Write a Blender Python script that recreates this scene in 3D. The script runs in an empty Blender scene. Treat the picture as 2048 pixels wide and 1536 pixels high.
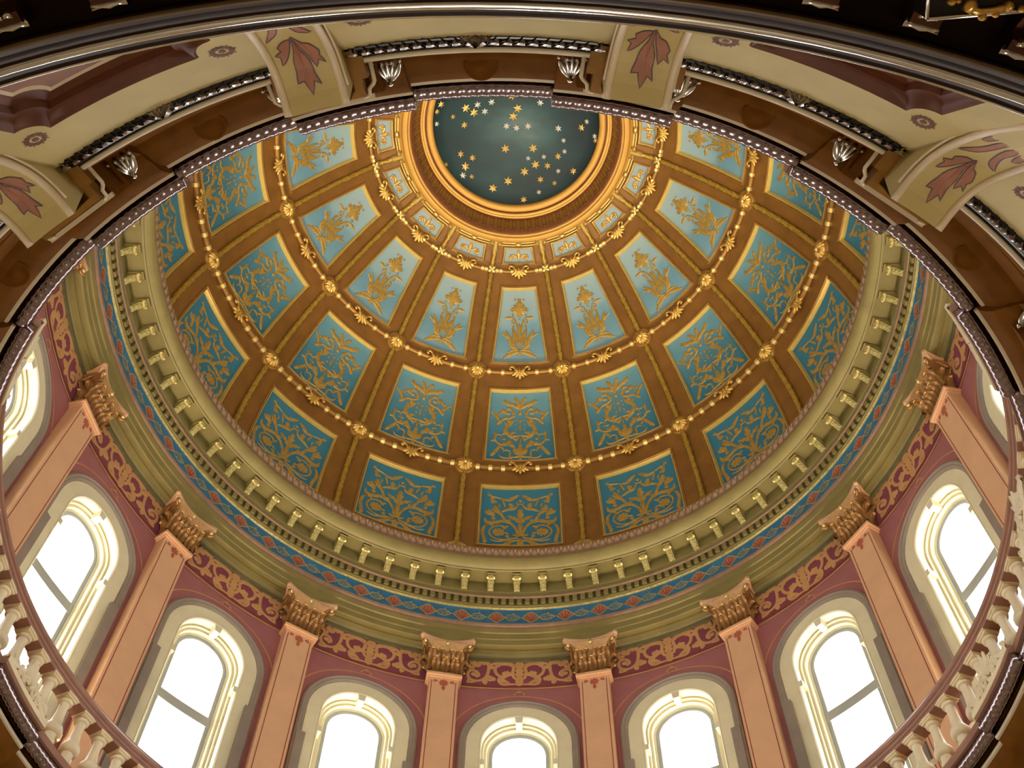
import bpy, math, random
from mathutils import Vector, Matrix
PI = math.pi
random.seed(7)
S = bpy.context.scene
C = S.collection
# ------------------------------------------------------------------ camera
cam_d = bpy.data.cameras.new('camera'); cam = bpy.data.objects.new('camera', cam_d); C.objects.link(cam)
cam_d.sensor_width = 36.0; cam_d.lens = 41.954; cam_d.clip_start = .05; cam_d.clip_end = 500
YAW, PITCH, ROLL = -.044307, 1.092396, .023992
fw = Vector((math.sin(YAW)*math.cos(PITCH), math.cos(YAW)*math.cos(PITCH), math.sin(PITCH)))
rt = Vector((math.cos(YAW), -math.sin(YAW), 0)); up = rt.cross(fw)
r2 = math.cos(ROLL)*rt + math.sin(ROLL)*up; u2 = -math.sin(ROLL)*rt + math.cos(ROLL)*up
cam.matrix_world = Matrix(((r2.x, u2.x, -fw.x, .37167), (r2.y, u2.y, -fw.y, -7.32033), (r2.z, u2.z, -fw.z, 0), (0, 0, 0, 1)))
S.camera = cam
# ------------------------------------------------------------------ world, exposure
W = bpy.data.worlds.new('sky'); S.world = W; W.use_nodes = True
bg = W.node_tree.nodes['Background']; bg.inputs[0].default_value = (.93, .97, 1.0, 1); bg.inputs[1].default_value = 8.0
S.view_settings.view_transform = 'Standard'; S.view_settings.look = 'None'
S.view_settings.gamma = 1; S.view_settings.use_curve_mapping = False; S.view_settings.exposure = 0.0
S.cycles.use_denoising = True; S.cycles.max_bounces = 6; S.cycles.diffuse_bounces = 4; S.cycles.glossy_bounces = 2; S.cycles.use_adaptive_sampling = True; S.cycles.adaptive_threshold = .03
S.cycles.transparent_max_bounces = 12; S.cycles.sample_clamp_indirect = 6.0; S.cycles.caustics_reflective = False
# ------------------------------------------------------------------ lamps
def pt(r, az, z): a = az*PI/8; return (r*math.sin(a), r*math.cos(a), z)
def lamp(kind, loc, power, col, size=.3, aim=None, name='lamp', spread=None):
    l = bpy.data.lights.new(name, kind); o = bpy.data.objects.new(name, l); C.objects.link(o); o.location = loc
    l.energy = power; l.color = col
    if kind == 'AREA':
        l.shape = 'DISK'; l.size = size
        if spread: l.spread = spread
    else: l.shadow_soft_size = size
    if aim is not None: o.rotation_euler = (Vector(aim) - Vector(loc)).to_track_quat('-Z', 'Y').to_euler()
    return o
WARM = (1.0, .80, .54)
for k in range(16):   # floodlights standing on the gallery floor behind the balustrade, aimed at the dome
    o = lamp('SPOT', pt(6.2, k, 9.62), 1000, WARM, .15, pt(3.7, k, 25), 'gallery_floodlight'); o.data.spot_size = math.radians(25); o.data.spot_blend = .7
for k in range(8):   # soft uplights beside them
    lamp('AREA', pt(6.4, 2*k+1, 9.5), 45, (1.0, .84, .62), .4, pt(5.6, 2*k+1, 20), 'gallery_uplight', 1.5)
for k in range(8):   # lamps lying on top of the main cornice
    lamp('AREA', pt(6.12, 2*k+1, 18.8), 42, WARM, .25, pt(3.6, 2*k+9, 24.2), 'cornice_uplight', 2.6)
lamp('POINT', (0, 0, .8), 560, (1.0, .88, .70), .9, None, 'rotunda_fill')  # unseen fill added to light the cove and ribs from below

# ------------------------------------------------------------------ materials
def mat(name, col, rough=.5, metal=0.0, var=.12, scale=6.0, spec=.5, bump=0.0, bscale=40.0, coat=0.0, col2=None):
    m = bpy.data.materials.new(name); m.use_nodes = True; nt = m.node_tree; b = nt.nodes['Principled BSDF']
    tc = nt.nodes.new('ShaderNodeTexCoord'); n = nt.nodes.new('ShaderNodeTexNoise'); n.inputs['Scale'].default_value = scale
    n.inputs['Detail'].default_value = 4
    nt.links.new(tc.outputs['Object'], n.inputs['Vector'])
    r = nt.nodes.new('ShaderNodeValToRGB'); nt.links.new(n.outputs['Fac'], r.inputs[0])
    lo = tuple(c*(1-var) for c in col); hi = tuple(min(1, c*(1+var)) for c in (col2 or col))
    r.color_ramp.elements[0].color = lo+(1,); r.color_ramp.elements[1].color = hi+(1,)
    r.color_ramp.elements[0].position = .3; r.color_ramp.elements[1].position = .7
    nt.links.new(r.outputs[0], b.inputs['Base Color'])
    b.inputs['Roughness'].default_value = rough; b.inputs['Metallic'].default_value = metal
    b.inputs['Specular IOR Level'].default_value = spec; b.inputs['Coat Weight'].default_value = coat
    if bump:
        n2 = nt.nodes.new('ShaderNodeTexNoise'); n2.inputs['Scale'].default_value = bscale; nt.links.new(tc.outputs['Object'], n2.inputs['Vector'])
        bp = nt.nodes.new('ShaderNodeBump'); bp.inputs['Strength'].default_value = bump; bp.inputs['Distance'].default_value = .02
        nt.links.new(n2.outputs['Fac'], bp.inputs['Height']); nt.links.new(bp.outputs[0], b.inputs['Normal'])
    return m
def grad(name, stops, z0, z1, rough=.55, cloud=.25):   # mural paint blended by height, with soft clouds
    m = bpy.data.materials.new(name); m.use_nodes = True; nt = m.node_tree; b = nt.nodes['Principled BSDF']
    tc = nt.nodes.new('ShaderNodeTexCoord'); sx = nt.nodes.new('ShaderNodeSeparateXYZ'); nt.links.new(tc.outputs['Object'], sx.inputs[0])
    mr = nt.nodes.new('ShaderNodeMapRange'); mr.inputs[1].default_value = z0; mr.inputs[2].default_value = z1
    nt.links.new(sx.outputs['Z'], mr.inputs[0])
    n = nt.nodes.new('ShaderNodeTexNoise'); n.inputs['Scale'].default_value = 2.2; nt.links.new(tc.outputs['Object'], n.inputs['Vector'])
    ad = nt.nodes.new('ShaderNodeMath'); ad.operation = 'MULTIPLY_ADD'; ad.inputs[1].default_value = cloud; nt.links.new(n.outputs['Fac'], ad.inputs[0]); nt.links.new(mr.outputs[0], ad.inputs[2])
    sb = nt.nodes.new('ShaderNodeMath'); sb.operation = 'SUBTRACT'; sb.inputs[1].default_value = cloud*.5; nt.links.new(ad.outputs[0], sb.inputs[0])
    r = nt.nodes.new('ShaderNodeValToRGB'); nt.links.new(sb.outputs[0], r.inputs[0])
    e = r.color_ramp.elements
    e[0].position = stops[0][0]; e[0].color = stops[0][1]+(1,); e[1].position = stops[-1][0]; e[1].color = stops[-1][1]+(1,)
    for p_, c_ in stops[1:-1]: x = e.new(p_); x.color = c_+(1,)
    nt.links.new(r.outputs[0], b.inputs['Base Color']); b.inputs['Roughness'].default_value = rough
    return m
M = dict(
 dome=mat('bronze brown dome paint', (.25, .115, .022), .45, .25, .15, 3, bump=.15, bscale=60),
 moulding=mat('dull gold moulding', (.36, .185, .04), .4, .4, .15, 8),
 gold=mat('gilding', (.74, .47, .12), .3, .75, .15, 10),
 goldlit=mat('lit gilding', (.95, .74, .28), .3, .75, .08, 10),  # brighter copy of the gilding, lit look put into the colour
 framegold=mat('frame gilding', (.74, .53, .14), .38, .3, .08, 10),
 rodgold=mat('gilded garland', (.52, .34, .06), .33, .55, .3, 22),
 stencil=mat('gilded relief', (.48, .325, .08), .42, .45, .2, 14),
 ochre=mat('golden ochre ring paint', (.72, .40, .085), .4, .25, .08, 3),
 redband=mat('red brown band', (.22, .075, .03), .55, .1, .2, 12),
 silverstar=mat('silver leaf', (.86, .87, .85), .35, .5, .04, 5),
 goldstar=mat('gold leaf star', (.85, .60, .18), .35, .5, .06, 5),
 olive=mat('olive green stone paint', (.235, .185, .056), .5, .0, .12, 3, bump=.08),
 olivegold=mat('pale olive gilt', (.46, .385, .135), .38, .35, .3, 30, bump=.5, bscale=55),
 dentgap=mat('dark dentil bed', (.10, .085, .03), .7, 0, .2, 8),
 rosepaint=mat('dusty rose paint', (.28, .165, .095), .5, .1, .15, 8),
 blue=mat('blue frieze paint', (.025, .15, .27), .55, 0, .2, 5),
 pinkleaf=mat('terracotta pink leaf paint', (.44, .15, .09), .55, 0, .15, 12),
 wall=mat('rose red wall paint', (.37, .13, .125), .6, 0, .1, 2.5),
 purple=mat('plum frieze paint', (.22, .045, .07), .6, 0, .15, 6),
 tan=mat('tan stencil paint', (.56, .29, .105), .55, 0, .1, 6),
 salmon=mat('salmon plaster', (.70, .40, .215), .5, 0, .06, 2.5),
 salmongold=mat('bronzed gilding', (.42, .22, .075), .35, .55, .2, 14),
 maroonline=mat('maroon line paint', (.26, .035, .02), .6, 0, .1, 5),
 maroonflower=mat('maroon flower paint', (.42, .10, .05), .6, 0, .1, 5),
 casing=mat('taupe casing', (.27, .22, .17), .5, 0, .08, 3),
 cream=mat('cream window stone', (.76, .68, .43), .5, 0, .06, 3),
 whitecream=mat('pale cream reveal', (.72, .66, .45), .5, 0, .05, 3),
 sash=mat('grey green sash', (.44, .44, .38), .45, 0, .06, 3),
 rope=mat('dark silvered torus', (.42, .35, .41), .2, 1.0, .25, 20),
 leafmetal=mat('tarnished silver leaf', (.52, .48, .48), .2, 1.0, .35, 18),
 pendant=mat('bright silver leaf', (.70, .70, .68), .22, 1.0, .1, 8),
 soffit=mat('dark brown gallery soffit', (.17, .064, .006), .7, .0, .2, 4, spec=.08),
 soffitline=mat('bronze moulding line', (.34, .17, .035), .4, .3, .15, 6),
 whitetrim=mat('ivory trim', (.80, .70, .52), .35, 0, .05, 4),
 cove=mat('cream cove plaster', (.66, .55, .27), .6, 0, .10, 2.2, bump=.05, bscale=12),
 ribcream=mat('cream rib plaster', (.68, .57, .27), .55, 0, .06, 3),
 ribroll=mat('pink ivory roll moulding', (.88, .77, .60), .35, 0, .06, 3),
 darkred=mat('dark red brown moulding', (.12, .028, .008), .45, .1, .2, 5),
 mauve=mat('mauve panel paint', (.33, .17, .13), .6, 0, .1, 3),
 plumflower=mat('plum rosette paint', (.20, .10, .09), .6, 0, .15, 10),
 pinkrib=mat('rose leaf paint', (.50, .23, .175), .6, 0, .12, 6),
 greyline=mat('slate outline paint', (.17, .12, .15), .6, 0, .1, 6),
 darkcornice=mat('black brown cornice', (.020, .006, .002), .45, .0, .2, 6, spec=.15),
 darkline=mat('dim bronze line', (.13, .085, .04), .4, .3, .1, 6),
 egg=mat('pale rose egg', (.50, .34, .23), .45, .1, .1, 8),
 darkbead=mat('pale highlight metal', (.85, .87, .86), .12, 1.0, .05, 6),  # pale metal puts the moulding's bright window highlight into the colour
 darkbracket=mat('dark bronze bracket', (.09, .035, .012), .3, .7, .25, 10),
 ivory=mat('ivory baluster paint', (.90, .78, .52), .4, 0, .05, 3),
 rail=mat('rosy brown handrail', (.36, .185, .13), .35, 0, .12, 4),
 black=mat('black enamel', (.015, .013, .013), .2, 0, .1, 5),
 chrome=mat('polished nickel', (.75, .72, .68), .15, 1.0, .05, 5),
 floor=mat('grey marble floor', (.42, .38, .33), .35, 0, .15, 1.2),
 lower=mat('tan rotunda wall', (.55, .42, .26), .6, 0, .1, 1.5),
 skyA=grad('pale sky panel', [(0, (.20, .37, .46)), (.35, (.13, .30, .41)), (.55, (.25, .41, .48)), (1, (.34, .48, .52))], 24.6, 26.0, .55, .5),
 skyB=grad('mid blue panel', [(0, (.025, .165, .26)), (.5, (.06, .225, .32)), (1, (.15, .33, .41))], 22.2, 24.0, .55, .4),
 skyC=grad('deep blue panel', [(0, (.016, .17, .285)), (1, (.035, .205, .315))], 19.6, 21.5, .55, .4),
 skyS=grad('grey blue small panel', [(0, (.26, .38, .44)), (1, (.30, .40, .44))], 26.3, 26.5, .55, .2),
)
def night():
    m = bpy.data.materials.new('night sky mural'); m.use_nodes = True; nt = m.node_tree; b = nt.nodes['Principled BSDF']
    tc = nt.nodes.new('ShaderNodeTexCoord'); mp = nt.nodes.new('ShaderNodeMapping'); nt.links.new(tc.outputs['Object'], mp.inputs[0])
    mp.inputs['Scale'].default_value = (.55, 1.1, .5); mp.inputs['Location'].default_value = (.4, .9, .2); mp.inputs['Rotation'].default_value = (0, 0, -.3)
    n = nt.nodes.new('ShaderNodeTexNoise'); n.inputs['Scale'].default_value = 1.15; n.inputs['Detail'].default_value = 5; nt.links.new(mp.outputs[0], n.inputs['Vector'])
    g = nt.nodes.new('ShaderNodeVectorMath'); g.operation = 'DISTANCE'; g.inputs[1].default_value = (.1, -.05, 27.4); nt.links.new(tc.outputs['Object'], g.inputs[0])
    mr = nt.nodes.new('ShaderNodeMapRange'); mr.inputs[1].default_value = 0; mr.inputs[2].default_value = 1.9; mr.inputs[3].default_value = .24; mr.inputs[4].default_value = -.22; nt.links.new(g.outputs['Value'], mr.inputs[0])
    ad = nt.nodes.new('ShaderNodeMath'); nt.links.new(n.outputs['Fac'], ad.inputs[0]); nt.links.new(mr.outputs[0], ad.inputs[1])
    r = nt.nodes.new('ShaderNodeValToRGB'); nt.links.new(ad.outputs[0], r.inputs[0]); e = r.color_ramp.elements
    e[0].position = .22; e[0].color = (.001, .016, .022, 1); e[1].position = .95; e[1].color = (.15, .165, .165, 1)
    x = e.new(.5); x.color = (.002, .036, .045, 1); x = e.new(.72); x.color = (.024, .085, .095, 1)
    nt.links.new(r.outputs[0], b.inputs['Base Color']); b.inputs['Roughness'].default_value = .5
    return m
M['night'] = night()
def glassmat():
    m = bpy.data.materials.new('window glass'); m.use_nodes = True; nt = m.node_tree
    for n in list(nt.nodes):
        if n.type == 'BSDF_PRINCIPLED': nt.nodes.remove(n)
    t = nt.nodes.new('ShaderNodeBsdfTransparent'); g = nt.nodes.new('ShaderNodeBsdfGlossy'); g.inputs['Roughness'].default_value = .05
    mx = nt.nodes.new('ShaderNodeMixShader'); mx.inputs[0].default_value = .06
    nt.links.new(t.outputs[0], mx.inputs[1]); nt.links.new(g.outputs[0], mx.inputs[2]); nt.links.new(mx.outputs[0], nt.nodes['Material Output'].inputs[0])
    return m
M['glass'] = glassmat()

# ------------------------------------------------------------------ mesh helpers
class MB:
    def __init__(s): s.v = []; s.f = []
    def add(s, vs, fs):
        o = len(s.v); s.v += [tuple(p) for p in vs]; s.f += [tuple(i+o for i in f) for f in fs]; return s
    def grid(s, rows, closed_u=False, closed_v=False):
        o = len(s.v); nv = len(rows); nu = len(rows[0])
        for r in rows: s.v += [tuple(p) for p in r]
        for j in range(nv if closed_v else nv-1):
            for i in range(nu if closed_u else nu-1):
                a = o+j*nu+i; b = o+j*nu+(i+1) % nu; j2 = (j+1) % nv
                s.f.append((a, b, o+j2*nu+(i+1) % nu, o+j2*nu+i))
        return s
    def box(s, x0, x1, y0, y1, z0, z1):
        v = [(x, y, z) for z in (z0, z1) for y in (y0, y1) for x in (x0, x1)]
        return s.add(v, [(0, 2, 3, 1), (4, 5, 7, 6), (0, 1, 5, 4), (2, 6, 7, 3), (0, 4, 6, 2), (1, 3, 7, 5)])
    def tube(s, pts, rad, n=8, caps=True):
        rows = []; m = len(pts)
        P = [Vector(p) for p in pts]
        ref = Vector((0, 0, 1))
        t0 = (P[1]-P[0]).normalized()
        if abs(t0.dot(ref)) > .9: ref = Vector((1, 0, 0))
        x = t0.cross(ref).normalized()
        for i in range(m):
            t = (P[min(i+1, m-1)]-P[max(i-1, 0)]).normalized()
            x = (x - t*x.dot(t)).normalized(); y = t.cross(x)
            r = rad(i/(m-1)) if callable(rad) else rad
            rows.append([tuple(P[i] + x*(r*math.cos(2*PI*k/n)) + y*(r*math.sin(2*PI*k/n))) for k in range(n)])
        o = len(s.v); s.grid(rows, closed_u=True)
        if caps:
            s.f.append(tuple(range(o+n-1, o-1, -1))); e = o+(m-1)*n; s.f.append(tuple(range(e, e+n)))
        return s
    def lathe(s, prof, n=16, a0=0, a1=2*PI, cx=0, cy=0):   # (r, z) profile about a vertical axis
        full = abs(a1-a0-2*PI) < 1e-6; m = n if full else n+1
        rows = [[(cx+r*math.sin(a0+(a1-a0)*k/n), cy+r*math.cos(a0+(a1-a0)*k/n), z) for k in range(m)] for r, z in prof]
        return s.grid(rows, closed_u=full)
    def build(s, name, m, parent=None, smooth=False, loc=None):
        me = bpy.data.meshes.new(name); me.from_pydata(s.v, [], s.f); me.materials.append(m if not isinstance(m, str) else M[m])
        me.validate(); 
        if smooth: me.polygons.foreach_set('use_smooth', [True]*len(me.polygons))
        me.update(); o = bpy.data.objects.new(name, me); C.objects.link(o); o.parent = parent
        if smooth == 'auto':
            try: me.set_sharp_from_angle(angle=math.radians(35))
            except Exception: pass
        if loc: o.location = loc
        return o
def rings(prof, n=240): return MB().lathe(prof, n)
def tag(o, label=None, cat=None, group=None, kind=None):
    if label: o['label'] = label
    if cat: o['category'] = cat
    if group: o['group'] = group
    if kind: o['kind'] = kind
    return o
def struct(o, label, cat): return tag(o, label, cat, None, 'structure')
def empty(name, loc=(0, 0, 0), rz=0):
    o = bpy.data.objects.new(name, None); C.objects.link(o); o.location = loc; o.rotation_euler = (0, 0, rz); o.empty_display_size = .3; return o
def copy_tree(o, parent=None):
    c = o.copy(); C.objects.link(c); c.parent = parent
    for ch in list(o.children): copy_tree(ch, c)
    return c
BAY = PI/8
def around(o, azs, parent, half=0):   # copies of a part (with its sub-parts) turned about the axis; the source is the first
    o.parent = parent; src = o
    for i, k in enumerate(azs):
        c = src if i == 0 else copy_tree(src, parent)
        c.rotation_euler = (0, 0, -(k+half)*BAY)
def lerp(a, b, t): return a+(b-a)*t
def cat(K, n):
    Q = [tuple(2*a-b for a, b in zip(K[0], K[1]))]+list(K)+[tuple(2*a-b for a, b in zip(K[-1], K[-2]))]; out = []
    for i in range(1, len(Q)-2):
        p0, p1, p2, p3 = Q[i-1:i+3]
        for k in range(n):
            t = k/n
            out.append(tuple(.5*(2*b+(c-a)*t+(2*a-5*b+4*c-d)*t*t+(3*b-a-3*c+d)*t**3) for a, b, c, d in zip(p0, p1, p2, p3)))
    out.append(tuple(K[-1])); return out
class Prof:   # arclength profile in (r, z)
    def __init__(s, K, n=24):
        s.p = cat(K, n); s.s = [0]
        for a, b in zip(s.p, s.p[1:]): s.s.append(s.s[-1]+math.hypot(b[0]-a[0], b[1]-a[1]))
        s.L = s.s[-1]
    def at(s, x):
        x = min(max(x, 0), s.L); lo, hi = 0, len(s.s)-1
        while hi-lo > 1:
            m = (lo+hi)//2
            if s.s[m] <= x: lo = m
            else: hi = m
        t = (x-s.s[lo])/(s.s[hi]-s.s[lo]+1e-12); a, b = s.p[lo], s.p[hi]
        return lerp(a[0], b[0], t), lerp(a[1], b[1], t)
    def off(s, x, h, sign=1):   # h to the inner side
        r, z = s.at(x); a = s.at(x-.02); b = s.at(x+.02); dr, dz = b[0]-a[0], b[1]-a[1]; l = math.hypot(dr, dz) or 1
        return r-sign*dz/l*h, z+sign*dr/l*h

# ------------------------------------------------------------------ flat ornament drawing (u, v, height)
class Orn:
    def __init__(s): s.v = []; s.f = []
    def _strip(s, c, w, h):
        o = len(s.v); n = len(c)
        for i, (x, y) in enumerate(c):
            a = c[max(i-1, 0)]; b = c[min(i+1, n-1)]; dx, dy = b[0]-a[0], b[1]-a[1]; l = math.hypot(dx, dy) or 1
            nx, ny = -dy/l, dx/l; ww = w[i]
            s.v += [(x+nx*ww, y+ny*ww, 0), (x, y, h), (x-nx*ww, y-ny*ww, 0)]
        for i in range(n-1):
            k = o+i*3; s.f += [(k, k+1, k+4, k+3), (k+1, k+2, k+5, k+4)]
    def stroke(s, pts, w, h=.02, sub=4, prof='mid'):
        c = cat([tuple(p) for p in pts], sub); n = len(c); ws = []
        for i in range(n):
            t = i/(n-1)
            if prof == 'mid': f = .22+.78*math.sin(PI*min(1, max(0, t)))**.7
            elif prof == 'end': f = 1-.85*t
            elif prof == 'start': f = .15+.85*t
            else: f = 1
            ws.append(w*f)
        s._strip(c, ws, h); return s
    def spiral(s, cx, cy, r0, r1, a0, a1, w, h=.02, n=18, dot=True):
        c = []; ws = []
        for i in range(n):
            t = i/(n-1); a = lerp(a0, a1, t); r = lerp(r0, r1, t**.8)
            c.append((cx+r*math.cos(a), cy+r*math.sin(a))); ws.append(w*(1-.5*t))
        s._strip(c, ws, h)
        if dot: s.disc(c[-1][0], c[-1][1], w*1.25, h)
        return s
    def disc(s, x, y, r, h=.02, n=8, sy=1):
        o = len(s.v); s.v.append((x, y, h))
        for k in range(n): a = 2*PI*k/n; s.v.append((x+r*math.cos(a), y+r*sy*math.sin(a), 0))
        for k in range(n): s.f.append((o, o+1+k, o+1+(k+1) % n))
        return s
    def leaf(s, x, y, ang, L, w, h=.02, lobes=0, bend=0):
        n = 9 if not lobes else 2*lobes+3; o = len(s.v)
        for i in range(n):
            t = i/(n-1); a = ang+bend*(t-.2)
            px = x+L*t*math.cos(a); py = y+L*t*math.sin(a)
            f = math.sin(PI*min(1, t*.92+.06))**.8
            if lobes: f *= (1.0 if i % 2 else .62)
            if i == n-1: f = .02
            nx, ny = -math.sin(a), math.cos(a)
            back = -.06*L if (lobes and i % 2) else 0
            s.v += [(px+nx*w*f-back*math.cos(a), py+ny*w*f-back*math.sin(a), 0), (px, py, h*(1-.5*t)), (px-nx*w*f-back*math.cos(a), py-ny*w*f-back*math.sin(a), 0)]
        for i in range(n-1):
            k = o+i*3; s.f += [(k, k+1, k+4, k+3), (k+1, k+2, k+5, k+4)]
        return s
    def flower(s, x, y, R, n=8, h=.02, w=.3, c=.3):
        for k in range(n): s.leaf(x+R*.15*math.cos(2*PI*k/n), y+R*.15*math.sin(2*PI*k/n), 2*PI*k/n, R*.85, R*w, h)
        return s.disc(x, y, R*c, h*1.6)
    def poly(s, pts, h=.0):   # flat filled shape, fan from its centroid
        o = len(s.v); cx = sum(p[0] for p in pts)/len(pts); cy = sum(p[1] for p in pts)/len(pts)
        s.v.append((cx, cy, h)); s.v += [(p[0], p[1], h) for p in pts]; n = len(pts)
        for k in range(n): s.f.append((o, o+1+k, o+1+(k+1) % n))
        return s
    def mirror(s):
        o = len(s.v); s.v += [(-x, y, h) for x, y, h in s.v]; s.f += [tuple(reversed([i+o for i in f])) for f in s.f]; return s
    def mapped(s, fn):
        b = MB(); b.v = [fn(*p) for p in s.v]; b.f = list(s.f); return b

def orn_A():   # palmette, half width 1, height 3.7
    q = Orn(); D = .05
    q.leaf(0, .60, PI+.1, .72, .13, D, 3, .55).leaf(0, .66, PI-.35, .5, .08, D, 0, .7)
    q.stroke([(-.12, .7), (-.34, .95), (-.42, 1.3), (-.62, 1.66)], .085, D)
    q.leaf(-.44, 1.25, 2.2, .45, .07, D, 0, .4)
    q.stroke([(-.1, .72), (-.26, 1.05), (-.24, 1.4), (-.32, 1.85)], .07, D)
    q.stroke([(-.18, .95), (-.12, 1.25), (-.16, 1.5), (-.24, 1.7)], .05, D)
    q.stroke([(0, 1.45), (-.1, 1.75), (-.13, 2.0), (-.27, 2.27), (-.5, 2.3)], .04, D)
    q.spiral(-.25, 2.08, .17, .04, 1.4, 1.4+4.6, .035, D)
    q.leaf(-.36, 2.28, 2.95, .34, .10, D, 2, .2)
    q.leaf(-.25, 1.95, 4.5, .22, .05, D)
    for a, L, w in ((.95, .42, .10), (.45, .40, .10), (0.02, .36, .09), (-.4, .25, .07)): q.leaf(-.04, 2.62, PI-a, L, w, D, 2)
    for x, y in ((-.43, 2.68), (-.24, 3.18), (-.34, 2.42)): q.spiral(x, y, .065, .02, 0, 5.2, .018, D, 9)
    q.mirror()
    q.leaf(0, 2.3, PI/2, .97, .24, D*1.2, 4).leaf(0, .85, PI/2, .8, .15, D, 2).leaf(0, .72, -PI/2, .34, .1, D, 1).leaf(0, 1.55, PI/2, .5, .07, D)
    q.disc(0, 2.2, .05, D)
    return q
def orn_B():   # half width 1, height 2.64
    q = Orn(); D = .04
    X = lambda x: (x-855)/450
    Y = lambda y: (1270-y)/352
    P = lambda *a: [(X(x), Y(y)) for x, y in a]
    q.stroke(P((850, 590), (832, 500), (800, 440), (765, 420)), .055, D).leaf(X(800), Y(450), 1.9, .14, .06, D)
    q.stroke(P((850, 560), (760, 505), (680, 490), (622, 440)), .075, D).leaf(X(700), Y(500), 2.7, .25, .06, D, 1)
    q.spiral(X(690), Y(600), .17, .05, -.6, 5.2, .04, D); q.spiral(X(690), Y(520), .12, .05, -2.2, 2.2, .025, D, 10, False)
    q.stroke(P((790, 640), (700, 680), (640, 680), (560, 740)), .045, D); q.leaf(X(600), Y(690), 4.1, .26, .08, D, 2)
    q.leaf(X(560), Y(720), 1.9, .42, .07, D, 2, .5); q.leaf(X(560), Y(640), 1.2, .18, .05, D); q.disc(X(540), Y(630), .05, D); q.leaf(X(640), Y(620), 2.0, .2, .06, D)
    q.stroke(P((765, 690), (735, 740), (680, 780), (655, 840), (690, 890), (770, 915), (850, 905)), .06, D)
    q.leaf(X(700), Y(790), 1.0, .30, .06, D, 1, .6); q.leaf(X(720), Y(895), 1.0, .2, .05, D, 0, -.6); q.leaf(X(655), Y(840), -.9, .22, .05, D)
    q.stroke(P((850, 910), (800, 960), (760, 940), (690, 920)), .03, D)
    q.leaf(X(785), Y(1065), 2.45, .33, .10, D, 2); q.leaf(X(700), Y(1010), 1.1, .14, .05, D); q.leaf(X(690), Y(1010), 3.6, .14, .05, D)
    q.stroke(P((680, 1030), (600, 1030), (535, 990), (520, 930), (560, 895), (610, 915), (615, 950), (590, 960)), .042, D, 4, 'end')
    q.leaf(X(530), Y(930), 1.7, .2, .05, D); q.leaf(X(520), Y(970), 3.6, .14, .04, D)
    q.stroke(P((590, 1030), (560, 1090), (520, 1140), (470, 1195)), .055, D); q.leaf(X(540), Y(1120), 4.2, .26, .05, D)
    q.stroke(P((850, 1185), (780, 1200), (720, 1190), (725, 1130), (680, 1105), (630, 1130), (640, 1165)), .042, D, 4, 'end')
    q.stroke(P((770, 1195), (690, 1215), (610, 1205), (580, 1170)), .03, D)
    q.leaf(X(850), Y(1150), 2.3, .3, .07, D, 1); q.leaf(X(850), Y(1160), 2.9, .26, .05, D, 0, -.5)
    for x, y, a, L, w in ((680, 690, 5.2, .2, .05), (745, 640, .9, .16, .045), (600, 600, .3, .14, .04), (700, 770, 2.6, .16, .045), (660, 860, 3.9, .16, .045), (760, 905, 4.2, .16, .04), (560, 1000, 2.6, .16, .04), (640, 1035, 1.6, .14, .045), (590, 1060, -.6, .14, .04), (730, 1190, 5.0, .12, .04), (640, 1110, 1.9, .12, .04), (790, 990, 1.3, .2, .04), (620, 960, .2, .1, .04)): q.leaf(X(x), Y(y), a, L, w, D)
    q.disc(X(800), Y(820), .03, D); q.disc(X(790), Y(760), .03, D); q.disc(X(800), Y(700), .03, D)
    q.mirror()
    q.leaf(0, Y(1190), PI/2, .52, .09, D, 2).leaf(0, Y(1180), -PI/2, .17, .06, D).disc(0, Y(612), .06, D*1.3, 8, 1.3).disc(0, Y(715), .05, D, 8, 1.3)
    q.stroke(P((855, 1020), (855, 930)), .03, D, 3); q.leaf(0, Y(850), PI/2, .3, .035, D)
    return q
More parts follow.
